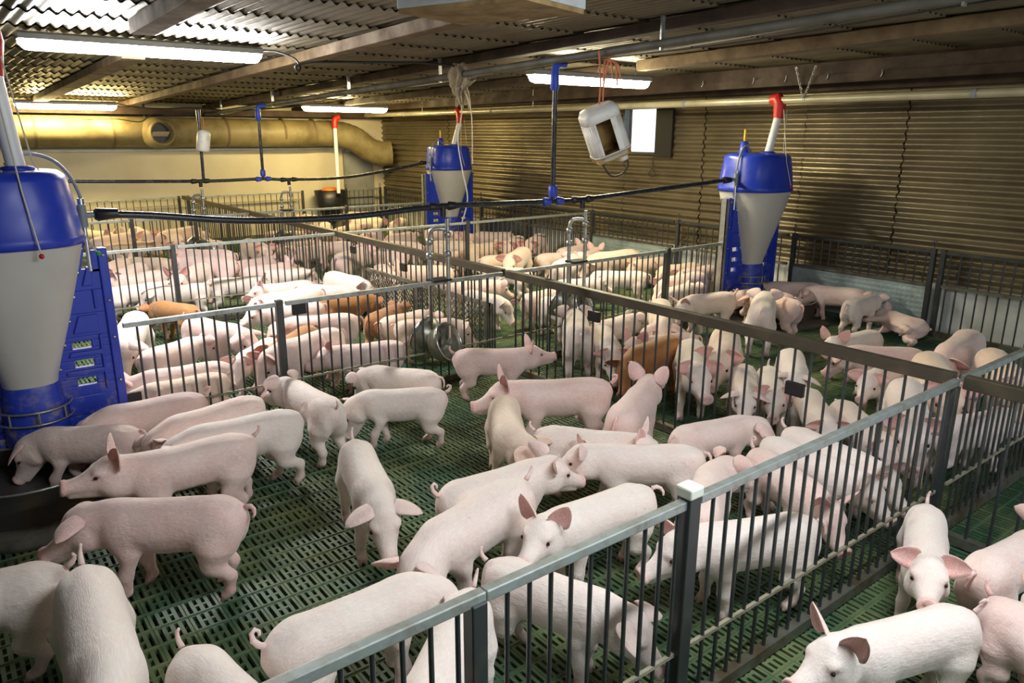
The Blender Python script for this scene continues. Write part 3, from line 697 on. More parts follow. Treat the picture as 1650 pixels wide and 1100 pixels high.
# ------------------------------------------------------------------ hanging odds and ends
t = thing('jerrycan', 'white plastic canister with a cut-out side hanging tilted from orange twine', 'canister', (3.80, 3.825, 1.755)); t.rotation_euler = (math.radians(6), math.radians(-22), math.radians(-30))
def rr(a, b, z, r=.05, n=6):
    out = []
    for cx_, cy_, s0 in ((a - r, b - r, 0), (-a + r, b - r, 90), (-a + r, -b + r, 180), (a - r, -b + r, 270)):
        for k in range(n): 
            an = math.radians(s0 + 90*k/(n - 1)); out.append((cx_ + r*math.cos(an), cy_ + r*math.sin(an), z))
    return out
A, B, H = .130, .108, .175
rings = [rr(A*.55, B*.55, -H), rr(A*.85, B*.85, -H + .012), rr(A, B, -H + .05), rr(A, B, -.13)]
bodym = MB().loft(rings, cap0=True)
# side band with an opening on the front face
full = rr(A, B, 0)
zs = [-.13, .10]
n = len(full)
def gap(i):
    p, q = full[i], full[(i+1) % n]
    return p[1] < -B + .002 and q[1] < -B + .002
for i in range(n):
    p, q = full[i], full[(i+1) % n]
    if not gap(i):
        bodym.add([(p[0], p[1], -.13), (q[0], q[1], -.13), (q[0], q[1], .10), (p[0], p[1], .10)], [(0, 1, 2, 3)], True)
bodym.loft([rr(A, B, .10), rr(A, B, .15), rr(A*.85, B*.85, .188), rr(A*.5, B*.5, .20)], cap1=True)
bodym.box((-A + .05, -B, -.13), (-A + .062, -B + .004, .10)).box((A - .09, -B, -.13), (A - .05, -B + .004, .10))
o = obj('can_body', bodym, 'canister', t)
so = o.modifiers.new('wall', 'SOLIDIFY'); so.thickness = .005; so.offset = -1
obj('stained_lining', MB().box((-A + .012, -B + .03, -.175), (A - .012, B - .012, -.135)).box((-A + .012, B - .022, -.17), (A - .012, B - .012, .14)).box((-A + .010, -B + .02, -.17), (-A + .02, B - .012, .14)).box((A - .02, -B + .02, -.17), (A - .010, B - .012, .14)), 'canister_in', t)
obj('cap_neck', MB().lathe([(.035, 0), (.035, -.03), (.028, -.03), (0, -.03)], 16, (.08, .02, -.195)), 'canister', t)
obj('wire_handle', MB().tube(curve_pts([(-.08, 0, -.19), (-.05, .0, -.29), (.03, 0, -.31), (.09, 0, -.27), (.10, 0, -.19)], 5), .006, 6), 'cable', t)
tw = MB()
for dx in (-.018, .018): tw.tube([(3.76 + dx, 3.83, 1.92), (3.775 + dx*.8, 3.84, 2.08), (3.80 + dx*3, 3.85, 2.29)], .0065, 6)
for dx, L_ in ((-.05, .12), (.03, .09), (.08, .14), (.11, .10)): tw.tube(curve_pts([(3.80, 3.83, 2.24), (3.80 + dx*.8, 3.81, 2.21), (3.80 + dx, 3.80, 2.21 - L_)], 4), .0065, 6)
tag(obj('twine', tw, 'twine'), 'orange baler twine knotted round the ceiling pipe holding the canister', 'twine')
t = thing('plastic_bottle', 'small white plastic bottle hanging at the far black riser before the yellow duct', 'bottle', (2.83, 9.73, 1.66)); t.rotation_euler = (0, math.radians(10), 0)
obj('bottle_body', MB().lathe([(0, -.13), (.06, -.13), (.078, -.11), (.078, .08), (.06, .115), (.02, .13), (0, .13)], 20), 'canister', t)
obj('string', MB().tube([(0, 0, .12), (-.02, .03, .28)], .005, 5), 'twine', t)
from mathutils import noise as mnoise
rag = MB()
rings = []
for i in range(15):
    u = i/14; rr_ = .135*math.sin(math.pi*min(1, .06 + u*.94))**.6*(1 - .45*u)
    ring = []
    for j in range(36):
        a_ = 2*math.pi*j/36
        k_ = 1 + .32*math.sin(a_*7 + 3*u) + .25*mnoise.noise(Vector((math.cos(a_)*2.2, math.sin(a_)*2.2, u*5)))
        ring.append((3.80 + rr_*k_*.75*math.cos(a_) + .03*math.sin(4*u), 5.60 + rr_*k_*math.sin(a_), 2.315 - .25*u + .02*math.sin(a_*3 + 5*u)))
    rings.append(ring)
rag.loft(rings, cap0=True, cap1=True)
for k in range(4):
    a_ = k*1.7
    pts = curve_pts([(3.80 + .03*math.cos(a_), 5.58 + .05*math.sin(a_), 2.12), (3.80 + .05*math.cos(a_), 5.56 + .06*math.sin(a_), 2.06), (3.80 + .04*math.cos(a_ + 1), 5.55 + .05*math.sin(a_), 1.99 - .015*k)], 5)
    rag.tube(pts, np.linspace(.026, .010, len(pts)), 8)
tag(obj('rag', rag, 'rag'), 'dirty cloth rag knotted around the ceiling pipe above the loose cords', 'rag')
tag(obj('dangling_rope', MB().tube(curve_pts([(3.77, 5.54, 2.10), (3.77, 5.53, 1.92), (3.745, 5.555, 1.70), (3.775, 5.54, 1.45), (3.80, 5.50, 1.20), (3.765, 5.54, .99)], 8), .0048, 6), 'cord'), 'long white cord dangling below the rag down to the pigs', 'cord')
tag(obj('dangling_rope', MB().tube(curve_pts([(3.80, 5.50, 2.08), (3.81, 5.44, 1.90), (3.80, 5.42, 1.50)], 8), .0042, 6), 'cord'), 'shorter white cord end dangling beside the long one', 'cord')
t = thing('feed_tub', 'black half-round feed tub with an orange lid at the end wall railing', 'tub', (5.88, 12.88, .32))
obj('tub_body', MB().lathe([(0, -.05), (.16, -.05), (.25, .14), (.30, .44), (.28, .44), (.22, .22), (0, .10)], 24, sy=.75), 'black', t)
obj('tub_lid', MB().lathe([(.16, .44), (.15, .475), (.08, .49), (0, .49)], 18, sy=.7), 'orange', t)
obj('tub_bracket', MB().box((-.06, -.02, -.32), (.06, .02, .05)), 'steel_dark', t)
t = thing('drop_pipe', 'white vertical pipe with a red hook top above the black feed tub', 'pipe', (5.92, 12.62, 0))
obj('pipe', MB().tube([(0, 0, .72), (0, 0, 1.90)], .034, 14), 'white_pvc', t)
obj('hook', MB().tube(curve_pts([(0, 0, 1.84), (.0, 0, 1.94), (.02, 0, 2.0), (.09, 0, 2.02)], 5), .05, 12), 'red', t)
obj('stay', MB().tube([(0, 0, 2.0), (0, 0, ceil_z(5.92, 12.6))], .008, 6), 'cable', t)
struct('trim_3', MB().box((X0, Y1 - .45, 2.02), (X1, Y1 - .0, 2.12)), 'wood_dark')
for k, y in enumerate((3.34, 3.83, 4.25, 4.60, 5.21)):
    tag(obj('ceiling_hook', MB().tube([(6.575, y, 2.285), (6.572, y, 2.245), (6.570, y + .012, 2.228)], .005, 6), 'galv_bright'),
        ['bent wire hook on the dark beam furthest from the hanging chains, past the red elbow', 'bent wire hook on the dark beam just past the red elbow of the wall feeder', 'bent wire hook on the dark beam right by the hanging chains', 'bent wire hook on the dark beam between the chains and the bright tube lamp', 'bent wire hook on the dark beam closest to the end of the bright tube lamp'][k], 'hook', 'wire hooks on the wall-side beam')
# ------------------------------------------------------------------ pig anatomy
def _cubic(xs, ys, q):
    xs = np.asarray(xs, float); ys = np.asarray(ys, float)
    m = np.gradient(ys, xs)
    i = np.clip(np.searchsorted(xs, q) - 1, 0, len(xs) - 2)
    h = xs[i + 1] - xs[i]; t = np.clip((q - xs[i]) / h, 0, 1)
    return ((2*t**3 - 3*t**2 + 1)*ys[i] + (t**3 - 2*t**2 + t)*h*m[i]
            + (-2*t**3 + 3*t**2)*ys[i+1] + (t**3 - t**2)*h*m[i+1])

_BX = [-.375, -.36, -.33, -.28, -.20, -.10, .00, .10, .17, .23, .285, .325, .365, .41, .45, .482]
_BT = [.350, .386, .411, .428, .435, .431, .426, .428, .431, .433, .440, .431, .400, .361, .342, .334]
_BB = [.325, .285, .250, .220, .206, .212, .208, .201, .212, .230, .250, .258, .262, .267, .268, .268]
_BC = [(a + b)/2 for a, b in zip(_BT, _BB)]
_BH = [(a - b)/2 for a, b in zip(_BT, _BB)]
_BW = [.010, .046, .080, .106, .117, .116, .119, .116, .104, .088, .079, .071, .057, .042, .036, .036]

def smin(a, b, k):
    h = np.clip(.5 + .5*(b - a)/k, 0, 1)
    return b*(1 - h) + a*h - k*h*(1 - h)

def _cone(p, a, b, ra, rb):
    a = np.array(a); b = np.array(b); d = b - a
    t = np.clip(((p - a) @ d)/(d @ d), 0, 1)
    return np.linalg.norm(p - a - t[:, None]*d, axis=1) - (ra + (rb - ra)*t)

def _ell(p, c, r):
    q = (p - np.array(c))/np.array(r)
    l = np.linalg.norm(q, axis=1)
    g = np.linalg.norm(q/np.array(r), axis=1) + 1e-9
    return l*(l - 1)/g

def pig_sdf(p):
    p = p.copy(); p[:, 1] = np.abs(p[:, 1])
    x, y, z = p[:, 0], p[:, 1], p[:, 2]
    xc = np.clip(x, -.375, .482)
    c = _cubic(_BX, _BC, xc); h = np.maximum(_cubic(_BX, _BH, xc), .006); w = np.maximum(_cubic(_BX, _BW, xc), .006)
    r = np.sqrt((y/w)**2 + ((z - c)/h)**2)
    d = (r - 1)*np.minimum(w, h)*.9
    ex = np.abs(x - xc)
    d = np.where(ex > 0, np.sqrt(np.maximum(d, 0)**2 + ex**2) + np.minimum(d, 0)*0, d)
    k = .035
    # ham, thigh and hind leg with stifle forward and hock backward
    d = smin(d, _ell(p, (-.245, .058, .300), (.108, .062, .118)), .02)
    d = smin(d, _cone(p, (-.238, .076, .235), (-.226, .082, .165), .072, .046), k)
    d = smin(d, _cone(p, (-.226, .082, .170), (-.288, .080, .112), .042, .0265), .022)
    d = smin(d, _cone(p, (-.289, .080, .112), (-.276, .080, .045), .024, .020), .018)
    d = smin(d, _cone(p, (-.276, .080, .045), (-.257, .080, .026), .0205, .021), .012)
    # shoulder and front leg
    d = smin(d, _ell(p, (.125, .070, .292), (.085, .052, .102)), .018)
    d = smin(d, _cone(p, (.105, .078, .215), (.110, .080, .125), .045, .030), .03)
    d = smin(d, _cone(p, (.110, .080, .125), (.104, .080, .045), .029, .021), .018)
    d = smin(d, _cone(p, (.104, .080, .045), (.120, .080, .026), .0205, .021), .012)
    # hooves: two claws each
    for hx in (-.251, .128):
        for dy in (-.0115, .0115):
            d = smin(d, _cone(p, (hx - .006, .080 + dy, .022), (hx + .010, .080 + dy*1.15, .008), .0125, .0085), .004)
    # jowl, lower jaw, brow
    d = smin(d, _ell(p, (.270, .040, .300), (.060, .046, .050)), .03)
    jaw = _cone(p, (.310, 0, .288), (.452, 0, .266), .046, .018)
    d = smin(d, jaw, .010)
    d = smin(d, _ell(p, (.340, .042, .374), (.030, .024, .020)), .02)
    # snout disc
    q = p - np.array((.486, 0, .302))
    rad = np.sqrt((q[:, 1]/.040)**2 + (q[:, 2]/.036)**2)
    disc = np.maximum((rad - 1)*.036, np.abs(q[:, 0]) - .008)
    d = smin(d, disc, .012)
    # nostrils
    nos = _ell(p, (.496, .0145, .304), (.010, .0068, .0095))
    d = -smin(-d, nos, .004)
    # eye socket
    sock = _ell(p, (.358, .0665, .357), (.013, .009, .010))
    d = -smin(-d, sock, .008)
    # belly tuck
    d = smin(d, _ell(p, (-.04, 0, .262), (.20, .085, .054)), .03)
    return d

def surface_nets(fn, lo, hi, h):
    n = [int(math.ceil((hi[a] - lo[a])/h)) + 1 for a in range(3)]
    ax = [lo[a] + h*np.arange(n[a]) for a in range(3)]
    G = np.stack(np.meshgrid(*ax, indexing='ij'), -1).reshape(-1, 3)
    F = np.concatenate([fn(G[i:i + 200000]) for i in range(0, len(G), 200000)]).reshape(n)
    S = F < 0
    nc = [k - 1 for k in n]
    cnt = np.zeros(nc); acc = np.zeros(nc + [3])
    idx = np.stack(np.meshgrid(*[np.arange(k) for k in nc], indexing='ij'), -1)
    corners = [(a, b, c) for a in (0, 1) for b in (0, 1) for c in (0, 1)]
    def sl(o): return tuple(slice(o[a], o[a] + nc[a]) for a in range(3))
    for a in range(3):
        for c0 in corners:
            if c0[a]: continue
            c1 = list(c0); c1[a] = 1
            f0, f1 = F[sl(c0)], F[sl(c1)]
            m = (f0 < 0) != (f1 < 0)
            t = np.where(m, f0/np.where(m, f0 - f1, 1), 0)
            pt = np.array(c0, float) + 0*idx
            pt[..., a] = t
            cnt += m; acc += np.where(m[..., None], pt, 0)
    act = cnt > 0
    vid = -np.ones(nc, int); vid[act] = np.arange(act.sum())
    V = np.array(lo) + h*(idx[act] + acc[act]/cnt[act][:, None])
    quads = []
    for a in range(3):
        b, c = (a + 1) % 3, (a + 2) % 3
        s0 = [slice(None)]*3; s1 = [slice(None)]*3
        s0[a] = slice(0, -1); s1[a] = slice(1, None)
        ch = S[tuple(s0)] != S[tuple(s1)]
        I = np.argwhere(ch)
        I = I[(I[:, b] > 0) & (I[:, c] > 0) & (I[:, b] < nc[b]) & (I[:, c] < nc[c])]
        def at(db, dc):
            J = I.copy(); J[:, b] += db; J[:, c] += dc
            return vid[J[:, 0], J[:, 1], J[:, 2]]
        q = np.stack([at(-1, -1), at(0, -1), at(0, 0), at(-1, 0)], 1)
        flip = ~S[I[:, 0], I[:, 1], I[:, 2]]
        q[flip] = q[flip][:, ::-1]
        quads.append(q)
    Q = np.concatenate(quads)
    for _ in range(3):
        f = fn(V); e = 1e-3
        g = np.stack([(fn(V + e*np.eye(3)[a]) - fn(V - e*np.eye(3)[a]))/(2*e) for a in range(3)], 1)
        g2 = np.maximum((g**2).sum(1), .2)
        V = V - np.clip((f/g2), -h*.6, h*.6)[:, None]*g*.8
    return V, Q

def sstep(a, b, x):
    t = np.clip((x - a)/(b - a), 0, 1)
    return t*t*(3 - 2*t)

def ear_geo(side, mode, nu=9, nv=7):
    """one cupped ear leaf with thickness: points, faces and how far each point is on the pink inner side"""
    base = np.array((.268, side*.054, .412))
    axis = {'up': (.16, side*.50, .84), 'out': (.34, side*.84, .34), 'down': (.62, side*.66, .10), 'flop': (.42, side*.86, .04), 'back': (-.45, side*.72, .48)}[mode]
    drop = {'up': .16, 'out': .6, 'down': 1.0, 'flop': .95, 'back': .3}[mode]
    ax = np.array(axis, float); ax /= np.linalg.norm(ax)
    face = np.array({'up': (.86, side*.34, -.1), 'out': (.93, side*.10, .12), 'down': (.15, side*.10, -.95), 'flop': (.45, side*.10, -.80), 'back': (.75, side*.6, .1)}[mode], float)
    face -= ax*(face @ ax); face /= np.linalg.norm(face)
    wid = np.cross(ax, face)
    L = .108 if mode == 'out' else .122
    P = []; T = []; F = []
    for layer in (0, 1):
        for i in range(nu):
            u = i/(nu - 1)
            w = .052*min(1, .72 + 1.5*u)*max(1 - u**2.1, 0.0)**.62 if u < 1 else .002
            for j in range(nv):
                v = -1 + 2*j/(nv - 1)
                p = base + ax*(L*u) + wid*(w*v)
                p = p + face*(w*.55*v*v*(1 - .5*u)) + np.array((.25, 0, -1))*drop*L*.34*u**2.2
                p = p + face*((.0035 if layer == 0 else -.0035)*(1 - .5*u) - .006)
                P.append(p); T.append(.95 if layer == 0 else .35)
    def k(l, i, j): return l*nu*nv + i*nv + j
    for i in range(nu - 1):
        for j in range(nv - 1):
            F.append((k(0, i, j), k(0, i, j+1), k(0, i+1, j+1), k(0, i+1, j)))
            F.append((k(1, i, j), k(1, i+1, j), k(1, i+1, j+1), k(1, i, j+1)))
        for j, s in ((0, 1), (nv - 1, -1)):
            f = (k(0, i, j), k(0, i+1, j), k(1, i+1, j), k(1, i, j)); F.append(f[::s])
    for j in range(nv - 1):
        F.append((k(0, nu-1, j), k(0, nu-1, j+1), k(1, nu-1, j+1), k(1, nu-1, j)))
    F = [f if side > 0 else f[::-1] for f in F]
    return np.array(P), F, np.array(T)

def tube_geo(pts, rad, n=8):
    P = []; F = []
    pts = np.array(pts, float); m = len(pts)
    for i in range(m):
        t = pts[min(i+1, m-1)] - pts[max(i-1, 0)]; t /= np.linalg.norm(t) + 1e-9
        u = np.cross(t, (0, 1, .1)); 
        if np.linalg.norm(u) < 1e-3: u = np.cross(t, (1, 0, 0))
        u /= np.linalg.norm(u); v = np.cross(t, u)
        for j in range(n):
            a = 2*math.pi*j/n
            P.append(pts[i] + rad[i]*(math.cos(a)*u + math.sin(a)*v))
    for i in range(m - 1):
        for j in range(n):
            F.append((i*n + j, i*n + (j+1) % n, (i+1)*n + (j+1) % n, (i+1)*n + j))
    F.append(tuple(range(n))[::-1]); F.append(tuple((m-1)*n + j for j in range(n)))
    return np.array(P), F

def ball_geo(c, r, n=8):
    P = [(0, 0, 1)]; F = []
    for i in range(1, n):
        for j in range(2*n):
            a, b = math.pi*i/n, math.pi*j/n
            P.append((math.sin(a)*math.cos(b), math.sin(a)*math.sin(b), math.cos(a)))
    P.append((0, 0, -1)); m = 2*n
    for j in range(m):
        F.append((0, 1 + j, 1 + (j+1) % m))
        F.append((len(P)-1, 1 + (n-2)*m + (j+1) % m, 1 + (n-2)*m + j))
        for i in range(n - 2):
            F.append((1 + i*m + j, 1 + (i+1)*m + j, 1 + (i+1)*m + (j+1) % m, 1 + i*m + (j+1) % m))
    return np.array(P)*np.array(r) + np.array(c), F

TAILS = {
    'curl': ([(-.360, 0, .395), (-.378, 0, .408), (-.392, .006, .428), (-.392, .016, .448), (-.378, .022, .455), (-.368, .016, .446), (-.370, .006, .436)], 1),
    'up': ([(-.360, 0, .397), (-.378, 0, .410), (-.389, .002, .425), (-.392, .005, .440), (-.386, .010, .452)], 1),
    'hang': ([(-.362, 0, .390), (-.384, 0, .388), (-.398, .004, .368), (-.402, .010, .340), (-.396, .014, .318)], 1),
    'side': ([(-.362, 0, .392), (-.386, .004, .396), (-.402, .018, .390), (-.408, .034, .376), (-.402, .044, .362)], 1),
}
_pig_base = {}
def pig_base(h):
    if h not in _pig_base:
        _pig_base[h] = surface_nets(pig_sdf, (-.40, -.15, -.012), (.52, .15, .46), h)
    return _pig_base[h]

def rot(axis, a):
    c, s = math.cos(a), math.sin(a)
    return np.array({'y': ((c, 0, s), (0, 1, 0), (-s, 0, c)), 'z': ((c, -s, 0), (s, c, 0), (0, 0, 1)), 'x': ((1, 0, 0), (0, c, -s), (0, s, c))}[axis])

def pig_geometry(h, hp=0, hy=0, bend=0, ears='up', tail='curl', legs=(0, 0, 0, 0), roll=0, fat=1.0):
    """posed pig: (points, faces, material index per face, tint rows, rest points)"""
    V, Q = pig_base(h)
    n0 = len(V)
    P = [V]; F = [tuple(q) for q in Q.tolist()]; mi = [0]*len(Q)
    x, y, z = V.T
    pink = .55*sstep(.455, .485, x) + .35*sstep(.42, .47, x)*.5
    pink = np.maximum(pink, .30*sstep(.13, .04, z))
    pink = np.maximum(pink, .55*np.exp(-(((x - .358)/.026)**2 + ((np.abs(y) - .062)/.03)**2 + ((z - .357)/.022)**2)))
    pink = np.maximum(pink, .4*np.exp(-(((x + .355)/.03)**2 + (y/.022)**2 + ((z - .33)/.05)**2)))
    dark = np.exp(-(((x - .494)/.012)**2 + ((np.abs(y) - .0145)/.0062)**2 + ((z - .304)/.009)**2)*1.4)
    hoof = sstep(.034, .018, z)
    tint = [np.stack([pink, dark, hoof], 1)]
    off = n0
    hd = [np.zeros(n0)]
    ear_l, ear_r = ears if isinstance(ears, tuple) else (ears, ears)
    for s, m in ((1, ear_l), (-1, ear_r)):
        a, f, t = ear_geo(s, m, *((9, 7) if h < .011 else (6, 5)))
        P.append(a); F += [tuple(k + off for k in q) for q in f]; mi += [0]*len(f); off += len(a)
        tint.append(np.stack([t, 0*t, 0*t], 1)); hd.append(np.ones(len(a)))
    for s in (1, -1):
        a, f = ball_geo((.359, s*.0605, .357), (.0095, .0085, .0085), 6 if h < .011 else 4)
        P.append(a); F += [tuple(k + off for k in q) for q in f]; mi += [1]*len(f); off += len(a)
        tint.append(np.zeros((len(a), 3))); hd.append(np.ones(len(a)))
    tp = TAILS[tail][0]
    a, f = tube_geo(tp, np.linspace(.0125, .005, len(tp)), 8 if h < .011 else 5)
    P.append(a); F += [tuple(k + off for k in q) for q in f]; mi += [0]*len(f); off += len(a)
    tint.append(np.stack([.45 + 0*a[:, 0], 0*a[:, 0], 0*a[:, 0]], 1)); hd.append(np.zeros(len(a)))
    R0 = np.concatenate(P); P = R0.copy(); tint = np.concatenate(tint); hd = np.concatenate(hd)
    x, y, z = R0.T
    body = sstep(.07, .17, z)*(1 - hd)
    slim = 1 - .19*sstep(.32, .18, x)
    P[:, 1] = np.where(hd > .5, y, body*y*slim*(1 + (fat - 1)*sstep(.30, .15, x)) + (1 - body)*(y - .013*np.sign(y)))
    # legs: fl, fr, hl, hr swing angles (positive = foot forward)
    for (fx, s, a) in ((1, 1, legs[0]), (1, -1, legs[1]), (-1, 1, legs[2]), (-1, -1, legs[3])):
        if not a: continue
        piv = np.array((.11, 0, .235)) if fx > 0 else np.array((-.235, 0, .25))
        reg = (x > -.06) if fx > 0 else (x <= -.06)
        w = np.where(reg & (x < .3) & (y*s > 0), sstep(.245, .13, z)*sstep(.015, .055, y*s), 0)*(1 - hd)
        q = (P - piv) @ rot('y', -math.radians(a)).T + piv
        P = P + w[:, None]*(q - P)
        if a < 0 and fx > 0 or a > 0 and fx < 0:     # bend the lower joint of the trailing or reaching leg a little
            b = math.radians(-abs(a)*.5 if fx > 0 else abs(a)*.3)
            k = np.array((.11, 0, .12)) if fx > 0 else np.array((-.295, 0, .112))
            k = (k - piv) @ rot('y', -math.radians(a)).T + piv
            w2 = w*sstep(.135, .095, z)
            q = (P - k) @ rot('y', -b*.5).T + k
            P = P + w2[:, None]*(q - P)
    # neck and head, half of the turn each
    for piv, lo, hi, fr in (((.165, 0, .335), .08, .25, .5), ((.265, 0, .345), .22, .31, .5)):
        w = np.maximum(sstep(lo, hi, x), hd)
        w = w*np.where(hd > .5, 1, sstep(.11, .19, z + .5*np.maximum(x - .16, 0)))
        M = rot('z', math.radians(hy*fr)) @ rot('y', math.radians(hp*fr))
        if lo > .1:      # the second joint turns within the first
            A = rot('z', math.radians(hy*.5)) @ rot('y', math.radians(hp*.5))
            pv = (np.array(piv) - np.array((.165, 0, .335))) @ A.T + np.array((.165, 0, .335))
            M = A @ M @ A.T
        else:
            pv = np.array(piv)
        q = (P - pv) @ M.T + pv
        P = P + w[:, None]*(q - P)
    if bend:
        k = math.radians(bend)/.5
        X, Y = P[:, 0].copy(), P[:, 1].copy()
        P[:, 0] = np.sin(k*X)/k - Y*np.sin(k*X)
        P[:, 1] = (1 - np.cos(k*X))/k + Y*np.cos(k*X)
    if roll:
        P = P @ rot('x', math.radians(roll)).T
    P[:, 2] -= P[:, 2].min()
    return P, F, mi, tint, R0

def pig_mesh(name, skin, eye, **kw):
    P, F, mi, tint, R0 = pig_geometry(**kw)
    me = bpy.data.meshes.new(name)
    lens = np.array([len(f) for f in F]); flat = np.fromiter((i for f in F for i in f), int, int(lens.sum()))
    me.vertices.add(len(P)); me.loops.add(len(flat)); me.polygons.add(len(F))
    me.vertices.foreach_set('co', P.astype(np.float32).ravel())
    me.loops.foreach_set('vertex_index', flat)
    me.polygons.foreach_set('loop_start', np.concatenate(([0], np.cumsum(lens)[:-1])))
    me.polygons.foreach_set('loop_total', lens)
    me.polygons.foreach_set('material_index', np.array(mi))
    me.polygons.foreach_set('use_smooth', np.ones(len(F), bool))
    at = me.attributes.new('tint', 'FLOAT_VECTOR', 'POINT'); at.data.foreach_set('vector', tint.astype(np.float32).ravel())
    at = me.attributes.new('rest', 'FLOAT_VECTOR', 'POINT'); at.data.foreach_set('vector', R0.astype(np.float32).ravel())
    me.materials.append(skin); me.materials.append(eye)
    me.update(); me.validate()
    return me
